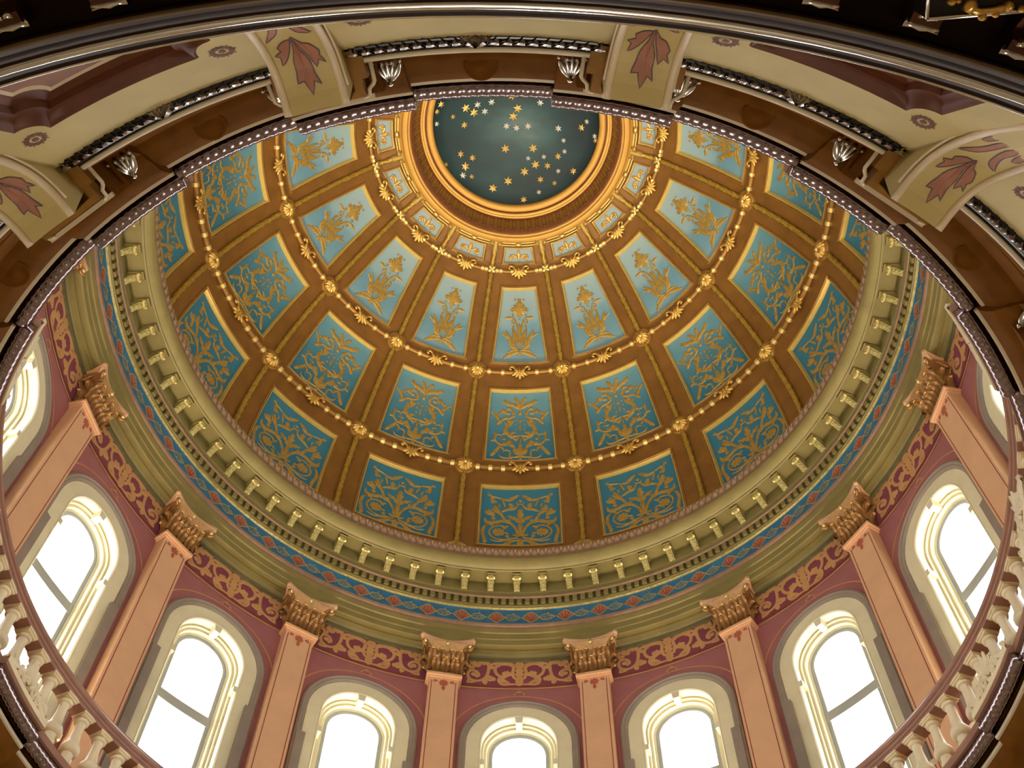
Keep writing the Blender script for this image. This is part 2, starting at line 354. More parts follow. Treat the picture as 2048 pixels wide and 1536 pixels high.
def orn_C():   # half width 1, height 2.2
    q = Orn(); D = .035
    X = lambda x: (x-1010)/575
    Y = lambda y: (1150-y)/368
    P = lambda *a: [(X(x), Y(y)) for x, y in a]
    q.stroke(P((1000, 1035), (900, 1045), (820, 1095), (720, 1115), (640, 1100)), .06, D); q.leaf(X(930), Y(1040), 3.6, .28, .06, D, 2)
    q.stroke(P((600, 1040), (700, 1055), (800, 1040), (880, 1030)), .025, D)
    q.stroke(P((560, 815), (500, 870), (490, 950), (520, 1020), (545, 1090)), .045, D, 4, 'mid'); q.leaf(X(500), Y(980), 4.9, .3, .06, D, 1)
    q.leaf(X(540), Y(1040), 4.4, .16, .05, D)
    q.flower(X(710), Y(925), .165, 9, D*1.3, .3)
    q.stroke(P((980, 1000), (880, 1010), (760, 1030), (640, 1000), (580, 930), (620, 860), (720, 830), (800, 850)), .026, D, 4, 'flat')
    for x, y, a in ((860, 1000, 2.4), (850, 940, 2.9), (790, 850, .4), (860, 960, 3.6), (640, 850, 2.2), (760, 850, -.6)): q.leaf(X(x), Y(y), a, .12, .035, D)
    q.stroke(P((995, 985), (955, 880), (880, 800), (800, 755), (740, 680), (690, 620), (640, 570)), .038, D, 4, 'flat')
    q.stroke(P((870, 800), (760, 770), (650, 790), (540, 790), (515, 735)), .06, D); q.leaf(X(640), Y(785), 3.9, .17, .05, D); q.leaf(X(850), Y(790), 1.5, .14, .04, D)
    q.leaf(X(740), Y(690), 2.3, .34, .06, D, 2); q.leaf(X(640), Y(720), 2.0, .3, .09, D, 2); q.disc(X(535), Y(660), .05, D); q.leaf(X(600), Y(690), 2.9, .16, .03, D)
    q.leaf(X(640), Y(720), 4.4, .1, .06, D)
    q.stroke(P((740, 650), (830, 615), (920, 600), (975, 560)), .05, D); q.leaf(X(880), Y(600), 1.7, .2, .07, D, 1); q.flower(X(880), Y(560), .075, 5, D)
    q.stroke(P((700, 610), (715, 560), (690, 540)), .025, D); q.stroke(P((800, 590), (775, 530), (740, 475)), .03, D)
    q.stroke(P((990, 425), (920, 455), (850, 490), (740, 475)), .055, D); q.leaf(X(860), Y(480), .9, .1, .04, D)
    q.stroke(P((740, 475), (680, 460), (610, 450), (560, 435)), .03, D); q.flower(X(565), Y(430), .06, 5, D); q.leaf(X(600), Y(450), 4.9, .26, .07, D, 1); q.leaf(X(620), Y(500), 5.6, .12, .05, D)
    q.leaf(X(1005), Y(760), 2.65, .34, .07, D, 2); q.leaf(X(1005), Y(790), 2.3, .17, .05, D); q.stroke(P((960, 560), (985, 540), (1010, 545)), .025, D, 3); q.stroke(P((955, 510), (975, 540), (1010, 545)), .02, D, 3)
    q.leaf(X(1000), Y(980), 2.75, .2, .045, D)
    q.mirror()
    q.leaf(0, Y(770), PI/2, .45, .10, D, 2).leaf(0, Y(900), PI/2, .32, .06, D).stroke([(0, Y(990)), (0, Y(800))], .04, D, 3, 'flat').leaf(0, Y(1010), -PI/2, .36, .08, D*1.3).disc(0, Y(500), .05, D)
    return q
def orn_S():   # half width 1, height .97
    q = Orn(); D = .09
    q.stroke([(0, .4), (-.2, .42), (-.35, .55), (-.5, .5)], .07, D); q.flower(-.5, .42, .2, 6, D, .35); q.leaf(-.5, .35, 4.4, .2, .07, D)
    q.mirror(); q.leaf(0, .3, PI/2, .55, .17, D, 2).leaf(0, .45, -PI/2, .3, .08, D); q.disc(0, .5, .1, D)
    return q

# ================================================================== CEILING: the coffered dome
DOME = Prof([(6.47, 18.4), (6.46, 19.4), (6.40, 20.5), (6.13, 21.87), (5.66, 23.15), (5.03, 24.23), (4.26, 25.25), (3.35, 26.16), (2.95, 26.40), (2.55, 26.52)])
ROWS = [('C', 1.20, 3.05, .332, .337), ('B', 3.83, 5.73, .326, .322), ('A', 6.46, 8.35, .330, .276), ('S', 8.97, 9.32, .300, .281)]
DEP = .07
def dpt(s, az, h=0): r, z = DOME.off(s, h); return pt(r, az, z)
def dome_shell():
    b = MB(); cuts = [0]
    for _, a, c, _, _ in ROWS: cuts += [a, c]
    cuts.append(DOME.L)
    for k in range(16):
        for i in range(len(cuts)-1):
            s0, s1 = cuts[i], cuts[i+1]; n = max(2, int((s1-s0)/.13)); ss = [lerp(s0, s1, j/n) for j in range(n+1)]
            if i % 2 == 0: b.grid([[dpt(s, k-.5+t/10) for t in range(11)] for s in ss])
            else:
                _, a, c, h0, h1 = ROWS[i//2]
                for sg in (-1, 1):
                    rows = []
                    for s in ss:
                        hh = lerp(h0, h1, (s-a)/(c-a)); rows.append([dpt(s, k+sg*lerp(hh, .5, t/3)) for t in range(4)])
                    b.grid(rows)
    b.lathe([DOME.off(DOME.L*j/20, -.3) for j in range(21)], 96)  # unseen outer shell added to stop light leaking through the seams
    b.lathe([(6.2, 18.3), (6.9, 18.3), (6.9, 18.6)], 96)
    return b
ceiling = struct(dome_shell().build('ceiling', 'dome', None, True), 'coffered dome of brown ribs and blue gilded panels around a starry oculus', 'ceiling')
HH = dict(A=3.7, B=2.64, C=2.2, S=.97)
ORN = dict(A=orn_A(), B=orn_B(), C=orn_C(), S=orn_S())
for nm, s0, s1, h0, h1 in ROWS:
    hz = lambda s: lerp(h0, h1, (s-s0)/(s1-s0))
    n = max(3, int((s1-s0)/.13))
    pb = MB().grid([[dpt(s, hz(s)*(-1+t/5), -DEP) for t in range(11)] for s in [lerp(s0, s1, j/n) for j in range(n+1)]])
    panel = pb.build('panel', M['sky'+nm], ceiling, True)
    # moulded frame: raised outer bead, then a slope down to the painted field
    fb = MB(); gb = MB(); q = .052 if nm != 'S' else .04
    path = []
    N1 = 10
    for j in range(n): path.append((lerp(s0, s1, j/n), -1))
    for j in range(N1): path.append((s1, -1+2*j/N1))
    for j in range(n): path.append((lerp(s1, s0, j/n), 1))
    for j in range(N1): path.append((s0, 1-2*j/N1))
    sm = (s0+s1)/2
    def fp(s, e, out, h):   # offset outwards (+) from the panel edge in metres
        r = DOME.at(s)[0]; u = e*hz(s)*BAY*r
        ds = out if s >= s1-1e-6 else (-out if s <= s0+1e-6 else 0)
        du = (out if abs(e) > .999 else 0)*(1 if e > 0 else -1)
        return dpt(s+ds, (u+du)/BAY/r, h)
    fb.grid([[fp(s, e, o, h) for s, e in path] for o, h in ((q*1.25, 0), (q*1.1, .022), (q*.75, .03), (q*.55, .008), (q*.3, .004))], closed_u=True)
    gb.grid([[fp(s, e, o, h) for s, e in path] for o, h in ((q*.3, .004), (q*.18, .018), (.0, .016), (-q*.4, -.03), (-q*.6, -DEP+.005))], closed_u=True)
    fr = fb.build('panel_frame', 'moulding', panel, 'auto'); gb.build('frame_bead', 'framegold', panel, 'auto')
    H = HH[nm]
    om = ORN[nm].mapped(lambda u, v, h: dpt(s0+v/H*(s1-s0), u*hz(s0+v/H*(s1-s0)), -DEP+.006+h*.5))
    om.build('gilded_ornament', 'stencil' if nm != 'S' else 'gold', panel, True)
    around(panel, range(16), ceiling)
RS = [3.55, 6.18, 8.76]
# ring bars, with ribbon bands, clasps and bosses
for ri, s in enumerate(RS):
    rr = (.062, .056, .048)[ri]
    r, z = DOME.off(s, .03)
    g = .065 if ri < 2 else .03   # gap at the boss
    bar = MB().tube([pt(r, lerp(-.5, .5, t/24), z) for t in range(25)], rr, 8).build('ring_bar', 'moulding', ceiling, True)
    bb = MB()
    for t in ((-.385, -.27, -.155, .155, .27, .385) if ri == 0 else (-.36, -.2, .2, .36) if ri == 1 else (-.40, -.33, -.12, .12, .33, .40)):
        w = .072/r/BAY*(1 if ri else 1.15)
        bb.tube([pt(r, t-w/2, z), pt(r, t, z), pt(r, t+w/2, z)], rr*1.18, 8)
    bb.build('ribbon_band', 'goldlit', bar)
    around(bar, range(16), ceiling)
    # clasp: an open shell with two curled ends
    cl = Orn(); K = (1.4, 1.35, 1.35)[ri]
    for a in (-.75, -.38, 0, .38, .75): cl.leaf(0, .06, -PI/2+a, .26 if a else .3, .045, .05)
    cl.stroke([(-.02, .0), (-.09, .02), (-.13, .12), (-.21, .15), (-.24, .07), (-.19, .05)], .03, .05); cl.stroke([(.02, .0), (.09, .02), (.13, .12), (.21, .15), (.24, .07), (.19, .05)], .03, .05)
    cl.stroke([(-.06, -.08), (-.07, .03), (-.055, .1)], .026, .07); cl.stroke([(.06, -.08), (.07, .03), (.055, .1)], .026, .07); cl.stroke([(0, -.1), (0, .04), (0, .12)], .03, .07)
    clm = cl.mapped(lambda u, v, h: dpt(s+v*.62*K, u*.72*K/r/BAY, rr+.045+h*.8-abs(v)*.12))
    around(clm.build('clasp', 'gold', ceiling, True), range(16), ceiling)
    if ri < 2:
        def bossgrid(prof, lob, amp):
            rows = []
            for i, (q, h) in enumerate(prof):
                row = []
                for k in range(48):
                    a = 2*PI*k/48; f = 1+amp*abs(math.sin(a*lob/2)) if amp else 1
                    row.append(dpt(s+q*f*math.cos(a), .5+q*f*math.sin(a)/r/BAY, h*(1 if not amp else .66+.34*abs(math.sin(a*lob/2)))))
                rows.append(row)
            return MB().grid(rows, closed_u=True)
        kk = 1.28 if ri == 0 else 1.22
        boss = bossgrid([(.19*kk, 0), (.185*kk, .05), (.165*kk, .075), (.14*kk, .06), (.12*kk, .06)], 1, 0).build('boss', 'moulding', ceiling, True)
        bossgrid([(.125*kk, .06), (.118*kk, .10), (.095*kk, .135), (.06*kk, .155), (.02*kk, .16)], 14, .16).build('gadrooned_cup', 'gold', boss, True)
        bossgrid([(.035*kk, .15), (.03*kk, .175), (.005, .185)], 1, 0).build('bud', 'goldlit', boss, True)
        around(boss, range(16), ceiling)
    else:
        x = Orn()
        for a in (PI/4, 3*PI/4, 5*PI/4, 7*PI/4): x.leaf(0, 0, a, .115, .035, .03)
        x.disc(0, 0, .035, .05)
        around(x.mapped(lambda u, v, h: dpt(s+v, .5+u/r/BAY, rr+.06+h)).build('ribbon_cross', 'goldlit', ceiling, True), range(16), ceiling)
# garland rods on the ribs
for (a, c) in ((1.02, 3.36), (3.74, 6.0), (6.36, 8.70), (8.82, 9.30)):
    n = int((c-a)/.045); rows = []
    for i in range(n+1):
        s = lerp(a, c, i/n); row = []; r = DOME.at(s)[0]
        for k in range(10):
            th = 2*PI*k/10; rad = .056*(1+.25*math.sin(3*th+s*26)+.10*math.sin(s*52))
            row.append(dpt(s, .5+rad*math.cos(th)/r/BAY, .03+rad*math.sin(th)))
        rows.append(row)
    around(MB().grid(rows, closed_u=True).build('garland_rod', 'rodgold', ceiling, True), range(16), ceiling)
fin = Orn()
for a in (-1.2, -.6, 0, .6, 1.2): fin.leaf(0, 0, -PI/2+a, .2, .05, .05)
fin.leaf(0, 0, PI/2, .16, .06, .05)
around(fin.mapped(lambda u, v, h: dpt(1.1+v, .5+u/6.46/BAY, .05+h)).build('rod_finial', 'stencil', ceiling, True), range(16), ceiling)
# consoles at the top of each rib, and the fillet rods between them
con = Orn().stroke([(0, -.05), (0, .12), (0, .26)], .075, .10, 4, 'flat').leaf(-.05, .1, 2.2, .16, .05, .09).leaf(.05, .1, PI-2.2, .16, .05, .09).leaf(0, .02, -PI/2, .18, .06, .09).disc(-.07, .22, .045, .13).disc(.07, .22, .045, .13)
around(con.mapped(lambda u, v, h: dpt(9.25+v, .5+u/2.75/BAY, .03+h*1.2)).build('console', 'stencil', ceiling, True), range(16), ceiling)
tb = MB()
for e in (-.03, .03): tb.tube([dpt(9.42+e, lerp(-.40, .40, t/10), .045) for t in range(11)], .016, 6)
tb.tube([dpt(9.42, -.06, .05), dpt(9.42, 0, .06), dpt(9.42, .06, .05)], .05, 8)
around(tb.build('reeded_rod', 'goldlit', ceiling, True), range(16), ceiling)
# oculus rings
rings([(2.70, 26.47), (2.63, 26.44), (2.61, 26.34), (2.57, 26.31), (2.555, 26.22), (2.52, 26.17), (2.47, 26.155), (2.43, 26.17), (2.41, 26.22), (2.375, 26.24), (2.365, 26.30)], 200).build('oculus_outer_ring', 'ochre', ceiling, 'auto')
rings([(2.365, 26.30), (2.33, 26.33), (2.20, 26.80), (2.19, 26.85)], 200).build('oculus_band', 'redband', ceiling, 'auto')
rings([(2.20, 26.845), (2.17, 26.82), (2.145, 26.825), (2.13, 26.85), (2.09, 26.86), (2.075, 26.90)], 200).build('oculus_middle_ring', 'ochre', ceiling, 'auto')
rings([(2.075, 26.90), (2.07, 26.95), (2.045, 26.95), (2.04, 26.90)], 200).build('oculus_groove', 'redband', ceiling, 'auto')
rings([(2.04, 26.90), (2.01, 26.885), (1.96, 26.90), (1.92, 26.925), (1.905, 26.96), (1.905, 27.04)], 200).build('oculus_inner_ring', 'ochre', ceiling, 'auto')
lb = Orn()
for k in range(5):
    u = -.4+.2*k; lb.leaf(u, .04, PI/2, .5, .075, .02, 1); lb.leaf(u+.1, .5, -PI/2, .36, .04, .02); lb.disc(u+.1, .1, .03, .02)
def bandmap(u, v, h): r, z = lerp(2.335, 2.20, v/.56), lerp(26.33, 26.79, v/.56); return pt(r-.01-h*.8, u, z-.004)
around(lb.mapped(bandmap).build('leaf_band', 'moulding', ceiling, True), range(16), ceiling)
sky = MB().lathe([(1.95, 27.0)]+[(2.05*t/10, 27.0+.5*(1-(t/10)**2)) for t in range(9, 0, -1)]+[(.001, 27.5)], 64).build('oculus_sky', 'night', ceiling, True)
STARS = [(-0.08, -0.57, 'Lg'), (0.04, -0.27, 'Lg'), (-0.07, -0.08, 'Lg'), (-1.15, -0.34, 'Lg'), (-0.97, -0.22, 'Lg'), (-0.88, -0.4, 'Mw'), (-0.56, -0.44, 'Mw'), (-0.72, -0.23, 'Mw'), (0.56, -0.4, 'Mw'), (-1.7, -0.49, 'Mg'), (-1.45, -0.17, 'Sg'), (-1.82, -0.05, 'Sw'), (-1.2, 0.05, 'Mg'), (-0.23, 0.14, 'Mw'), (0.0, 0.19, 'Mw'), (0.27, 0.15, 'Mw'), (0.97, 0.19, 'Mw'), (1.5, 0.14, 'Mg'), (1.62, -0.01, 'Sw'), (1.8, 0.31, 'Sw'), (1.82, 0.41, 'Sg'), (1.09, 0.46, 'Sw'), (1.11, 0.71, 'Sw'), (-0.27, 0.66, 'Lg'), (0.38, 0.66, 'Lg'), (0.96, 0.83, 'Mg'), (0.63, 0.85, 'Sw'), (0.26, 0.89, 'Sw'), (0.43, 1.03, 'Lg'), (0.71, 1.05, 'Mg'), (-1.31, 0.71, 'Mg'), (-1.04, 0.82, 'Mg'), (-1.21, 1.0, 'Lg'), (-1.27, 1.19, 'Mw'), (-1.07, 1.24, 'Sg'), (-1.66, 0.91, 'Sg'), (0.17, 1.19, 'Lg'), (0.96, 1.16, 'Sw'), (1.31, 1.14, 'Mg'), (-0.22, 1.39, 'Lg'), (0.54, 1.36, 'Mg'), (0.87, 1.43, 'Sg'), (-0.58, 1.53, 'Lg'), (0.5, 1.64, 'Sw'), (0.14, 1.8, 'Mg'), (-1.8, -0.33, 'Sg'), (0.69, -0.59, 'Sg'),
 (-.5, -.9, 'Lg'), (.3, -1.0, 'Mw'), (.9, -.9, 'Lg'), (-1.1, -.95, 'Sw'), (0, -1.4, 'Lg'), (-.6, -1.45, 'Mg'), (.7, -1.4, 'Mw'), (1.35, -.7, 'Mg')]
smesh = {}
for x, y, c in STARS:
    if c not in smesh:
        R = dict(L=.108, M=.086, S=.066)[c[0]]; b = MB(); vs = [(0, 0, -.02)]
        for k in range(12): rr = R if k % 2 == 0 else R*.46; vs.append((rr*math.sin(k*PI/6), rr*math.cos(k*PI/6), 0))
        vs += [(a_, b_, .012) for a_, b_, _ in vs[1:13]]
        fs = [(0, 1+k, 1+(k+1) % 12) for k in range(12)]+[(1+k, 13+k, 13+(k+1) % 12, 1+(k+1) % 12) for k in range(12)]
        o = b.add(vs, fs).build('star', 'goldstar' if c[1] == 'g' else 'silverstar', sky); smesh[c] = o
    else:
        o = smesh[c].copy(); C.objects.link(o); o.parent = sky
    q = math.hypot(x, y)/2.05; o.location = (x, y, 27.0+.5*(1-q*q)-.02); a = .488*q
    d = Vector((x, y, 0)).normalized(); o.rotation_mode = 'QUATERNION'
    o.rotation_quaternion = Vector((0, 0, 1)).cross(d).to_tuple() and (Matrix.Rotation(a, 4, Vector((0, 0, 1)).cross(d)) @ Matrix.Rotation(random.uniform(-.35, .35), 4, 'Z')).to_quaternion()

# ================================================================== MAIN CORNICE under the dome
corn = struct(rings([(6.47, 18.45), (5.98, 18.68), (5.89, 18.69), (5.875, 18.66)]).build('trim_1', 'dome', None, 'auto'), 'olive and rose entablature ring with brackets, dentils and a blue painted frieze under the dome', 'cornice')
rings([(5.875, 18.66), (5.885, 18.60), (5.87, 18.45), (5.845, 18.40), (5.84, 18.33), (5.825, 18.29)]).build('rose_moulding', 'rosepaint', corn, 'auto')
rings([(5.825, 18.29), (5.83, 18.24), (5.86, 18.16), (5.90, 18.12), (5.95, 18.11), (5.955, 18.08), (5.98, 18.075), (5.985, 18.13), (6.30, 18.13), (6.31, 17.98), (6.28, 17.96), (6.275, 17.86), (6.30, 17.84), (6.30, 17.74), (6.27, 17.73)]).build('corona', 'olive', corn, 'auto')
rings([(6.27, 17.73), (6.262, 17.71), (6.27, 17.69), (6.29, 17.685)]).build('bead_line', 'rosepaint', corn, 'auto')
rings([(6.29, 17.69), (6.335, 17.69), (6.335, 17.54)]).build('dentil_bed', 'dentgap', corn, 'auto')
rings([(6.335, 17.545), (6.32, 17.54), (6.318, 17.50), (6.345, 17.495)]).build('lower_fascia', 'olive', corn, 'auto')
rings([(6.345, 17.495), (6.335, 17.485), (6.335, 17.455), (6.37, 17.44)]).build('gilt_fillet', 'olivegold', corn, 'auto')
rings([(6.37, 17.44), (6.385, 17.40), (6.36, 17.05)]).build('blue_frieze', 'blue', corn, 'auto')
rings([(6.36, 17.05), (6.35, 17.03), (6.36, 16.99), (6.385, 16.97), (6.385, 16.93)]).build('rose_line', 'rosepaint', corn, 'auto')
rings([(6.385, 16.93), (6.40, 16.84), (6.425, 16.83), (6.43, 16.70), (6.445, 16.69), (6.45, 16.57), (6.47, 16.55), (6.52, 16.55), (6.525, 16.575), (6.57, 16.575), (6.575, 16.55), (6.64, 16.55), (6.66, 16.51), (6.69, 16.50), (6.695, 16.44), (6.725, 16.42)]).build('architrave', 'olive', corn, 'auto')
tz = rings([(6.690, 16.47), (6.675, 16.455), (6.68, 16.43), (6.70, 16.42), (6.72, 16.40)]).build('bead_moulding', 'dentgap', corn, 'auto')
# eggs and darts
eg = Orn().disc(0, 0, .045, .03, 8, 1.1).stroke([(-.056, .05), (-.056, -.02), (-.04, -.055), (0, -.066), (.04, -.055), (.056, -.02), (.056, .05)], .010, .02, 2, 'flat')
def egmap(u, v, h): return pt(5.868-h*.8+.006-v*.04, u/5.87/BAY, 18.545+v*1.35)
egg = eg.mapped(egmap).build('egg', 'egg', corn, True)
MB().add([pt(5.84, .5/16+.008, 18.57), pt(5.84, .5/16-.008, 18.57), pt(5.82, .5/16, 18.43), pt(5.87, .5/16, 18.64)], [(0, 1, 2), (0, 3, 1), (0, 2, 3), (1, 3, 2)]).build('dart', 'goldlit', egg)
around(egg, [k/16 for k in range(256)], corn)
# modillions
def modillion():
    root = empty('modillion')
    b = MB(); L = []
    # scroll bracket: side outline (y outward = radius, z), extruded across u
    out = [(6.30, 18.12), (6.06, 18.12), (6.055, 18.05), (6.075, 18.0), (6.11, 17.99), (6.13, 18.01), (6.17, 17.98), (6.22, 17.92), (6.25, 17.87), (6.285, 17.855), (6.30, 17.87)]
    w = .055; n = len(out)
    v = [pt(r, -w/r/BAY, z) for r, z in out]+[pt(r, w/r/BAY, z) for r, z in out]
    f = [(i, (i+1) % n, n+(i+1) % n, n+i) for i in range(n)]+[tuple(range(n-1, -1, -1)), tuple(range(n, 2*n))]
    b.add(v, f).build('bracket_body', 'olivegold', root)
    a = MB(); w2 = .075
    a.add([pt(r, e*w2/r/BAY, z) for z in (18.085, 18.12) for r, e in ((6.02, -1), (6.02, 1), (6.30, 1), (6.30, -1))], [(0, 1, 2, 3), (4, 7, 6, 5), (0, 4, 5, 1), (1, 5, 6, 2), (2, 6, 7, 3), (3, 7, 4, 0)]); a.build('cap', 'olive', root)
    g = MB()
    for e in (-1, 1): g.tube([pt(6.085, e*.048/6.1/BAY, 18.02), pt(6.085, e*.075/6.1/BAY, 18.02)], .034, 8)
    g.build('volute', 'goldlit', root)
    lf = Orn()
    for i, v0 in enumerate((.0, .06, .12)):
        lf.leaf(0, v0, .9, .08, .022, .02); lf.leaf(0, v0, PI-.9, .08, .022, .02)
    lf.leaf(0, -.04, PI/2, .24, .02, .025)
    lf.mapped(lambda u, v, h: pt(lerp(6.13, 6.26, v/.2), u*.7/6.2/BAY, lerp(17.99, 17.845, v/.2)-h)).build('acanthus_leaf', 'olivegold', root, True)
    return root
around(modillion(), [k*.2-.02 for k in range(80)], corn)
# dentils
dn = MB(); w = .030
for e in (0,):
    dn.add([pt(r, (u)/6.3/BAY, z) for z in (17.55, 17.685) for r, u in ((6.285, -.042), (6.285, .042), (6.34, .042), (6.34, -.042))], [(0, 1, 2, 3), (4, 7, 6, 5), (0, 4, 5, 1), (1, 5, 6, 2), (2, 6, 7, 3), (3, 7, 4, 0)])
around(dn.build('dentil', 'olive', corn), [k/17 for k in range(272)], corn)
# blue frieze: pink leaves and gilt scrollwork
def fzm(u, v, h): z = 17.05+v; return pt(lerp(6.36, 6.385, v/.35)-.006-h, u/6.37/BAY, z)
pl = Orn()
pl.poly([(-.155, .17), (-.11, .215), (-.08, .22), (-.05, .29), (0, .315), (.05, .29), (.08, .22), (.11, .215), (.155, .17), (.09, .11), (.04, .055), (0, .03), (-.04, .055), (-.09, .11)], .004)
leafp = pl.mapped(fzm).build('frieze_leaf', 'pinkleaf', corn)
ve = Orn()
for a in (PI/2, PI/2-.55, PI/2+.55, PI/2-1.15, PI/2+1.15): ve.stroke([(0, .05), (.09*math.cos(a), .08+.1*math.sin(a)), (.13*math.cos(a), .08+.19*math.sin(a))], .007, .004, 2)
ve.mapped(lambda u, v, h: fzm(u, v, h+.005)).build('leaf_vein', 'maroonline', leafp)
sc = Orn()
sc.stroke([(-.16, .17), (-.11, .23), (-.06, .30), (0, .335), (.06, .30), (.11, .23), (.16, .17), (.07, .08), (0, .015), (-.07, .08), (-.16, .17)], .012, .004, 3, 'flat')
for e in (0, 1):
    y = lambda v: v if e == 0 else .34-v
    sc.stroke([(.16, .17), (.22, y(.24)), (.30, y(.26)), (.38, y(.22)), (.44, .17)], .012, .004, 3, 'flat')
sc.stroke([(.2, .17), (.3, .2), (.44, .17)], .01, .004, 3, 'flat'); sc.spiral(.27, .12, .04, .015, 0, 4, .01, .004, 8); sc.spiral(.36, .12, .04, .015, PI, PI-4, .01, .004, 8); sc.disc(.315, .30, .02, .004)
sc.mapped(fzm).build('gilt_scroll', 'olivegold', leafp)
around(leafp, [k*.25-.167 for k in range(64)], corn)

# ================================================================== DRUM WALL, windows
RW = 6.72; ZS = 14.42; ZB = 9.30
def wpt(u, z, d=0): return pt(RW+d, u/RW/BAY, z)
UB = RW*BAY/2
def arch(R, n=24, zb=ZB): # outline from bottom left, up, over, to bottom right
    return [(-R, zb), (-R, lerp(zb, ZS, .5))]+[(R*math.cos(PI-PI*k/n), ZS+R*math.sin(PI-PI*k/n)) for k in range(n+1)]+[(R, lerp(zb, ZS, .5)), (R, zb)]
SILL = 11.3
def wallbay():
    b = MB(); ZT = 16.55
    A = arch(.97)
    O = []
    for (u, z) in A:
        if z < ZS+1e-6 and abs(u) > .9: O.append((UB*(1 if u > 0 else -1), z)); continue
        t = min(UB/abs(u) if abs(u) > 1e-6 else 1e9, (ZT-ZS)/max(z-ZS, 1e-6)); O.append((u*t, ZS+(z-ZS)*t))
    # corner vertices
    rows = [A]
    for f in (.35, .7, 1): rows.append([(lerp(a[0], o[0], f), lerp(a[1], o[1], f)) for a, o in zip(A, O)])
    b.grid([[wpt(u, z) for u, z in r] for r in rows])
    for sg in (-1, 1):   # corner fill
        i = max((k for k in range(len(O)) if abs(abs(O[k][0])-UB) < 1e-4 and O[k][0]*sg > 0), key=lambda k: O[k][1])
        j = i-sg if 0 <= i-sg < len(O) else i
        b.add([wpt(*O[i]), wpt(sg*UB, ZT), wpt(*O[j])], [(0, 1, 2)])
    b.grid([[wpt(lerp(-.97, .97, t/6), z) for t in range(7)] for z in (ZB, SILL-.12)])
    return b
drum = struct(empty('wall_drum'), 'rose red drum wall with arched windows and a stencilled plum frieze', 'wall')
around(wallbay().build('wall_bay', 'wall', drum, False), range(16), drum)
# painted plum band + tan scroll stencil
band = MB().grid([[wpt(lerp(-UB, UB, t/12), z, -.006) for t in range(13)] for z in (15.79, 16.5)]).build('frieze_band', 'purple', drum)
MB().grid([[wpt(lerp(-1.05, 1.05, t/12), z, -.010) for t in range(13)] for z in (15.715, 15.745)]).build('tan_line', 'tan', band)
MB().grid([[wpt(lerp(-1.05, 1.05, t/12), z, -.010) for t in range(13)] for z in (15.775, 15.80)]).build('dark_line', 'maroonline', band)
def frieze_scroll():
    q = Orn(); D = .004
    X = lambda x: (x-1015)/500; Y = lambda y: (695-y)/400
    P = lambda *a: [(X(x), Y(y)) for x, y in a]
    q.stroke(P((1015, 640), (970, 620), (955, 560), (960, 500), (900, 470), (830, 480), (795, 530), (820, 590), (880, 610), (920, 580), (900, 545)), .030, D, 4, 'flat')
    q.disc(X(885), Y(570), .055, D, 10); q.leaf(X(890), Y(580), -2.0, .2, .06, D, 1); q.leaf(X(840), Y(500), 2.4, .16, .05, D, 1); q.leaf(X(960), Y(560), -2.4, .15, .05, D)
    q.stroke(P((1010, 690), (930, 690), (860, 690), (830, 640), (850, 600)), .035, D, 4); q.disc(X(860), Y(650), .058, D, 10); q.leaf(X(930), Y(680), 2.6, .2, .05, D, 2)
    q.stroke(P((960, 470), (880, 450), (800, 460), (745, 490), (735, 560), (710, 630), (640, 665), (570, 645), (550, 590), (575, 555), (625, 560), (650, 600), (620, 625)), .030, D, 4, 'flat')
    q.disc(X(605), Y(595), .052, D, 10); q.leaf(X(740), Y(500), 1.9, .2, .06, D, 2); q.leaf(X(735), Y(520), .4, .14, .05, D); q.leaf(X(720), Y(600), -.6, .2, .06, D, 1); q.leaf(X(700), Y(640), -1.4, .16, .05, D)
    q.leaf(X(780), Y(650), 3.0, .16, .06, D, 1); q.disc(X(780), Y(640), .05, D)
    q.stroke(P((570, 650), (545, 690)), .04, D, 3, 'end'); q.stroke(P((640, 670), (545, 690)), .03, D, 3)
    q.stroke(P((700, 450), (660, 455), (640, 500), (580, 470), (545, 470), (560, 520), (550, 560)), .04, D, 4, 'flat'); q.leaf(X(640), Y(490), 2.2, .16, .05, D, 1); q.spiral(X(690), Y(470), .05, .02, 0, 5, .02, D, 9); q.leaf(X(560), Y(500), 2.6, .1, .05, D); q.disc(X(590), Y(520), .05, D)
    q.mirror()
    q.stroke([(0, 0), (0, .3), (0, .62)], .04, D, 4, 'flat'); q.leaf(0, .42, PI/2, .24, .12, D, 2); q.leaf(0, .16, -PI/2, .2, .1, D, 1); q.leaf(0, .1, PI/2, .45, .09, D, 3)
    return q
frieze_scroll().mapped(lambda u, v, h: wpt(u*.97, 15.84+v*.92, -.0085-h)).build('scroll_stencil', 'tan', band)
around(band, range(16), drum)
# thin painted outline above each arch
al = Orn().stroke([(1.16*math.cos(PI*k/14), 14.42+1.13*math.sin(PI*k/14)) for k in range(1, 14)], .012, .002, 2, 'flat').stroke([(-.08, 15.62), (0, 15.66), (.08, 15.62)], .014, .002, 2).disc(-.08, 15.6, .022, .002).disc(.08, 15.6, .022, .002).disc(0, 15.66, .03, .002)
around(al.mapped(lambda u, v, h: wpt(u, v, -.006-h)).build('arch_outline', 'tan', drum), range(16), drum)

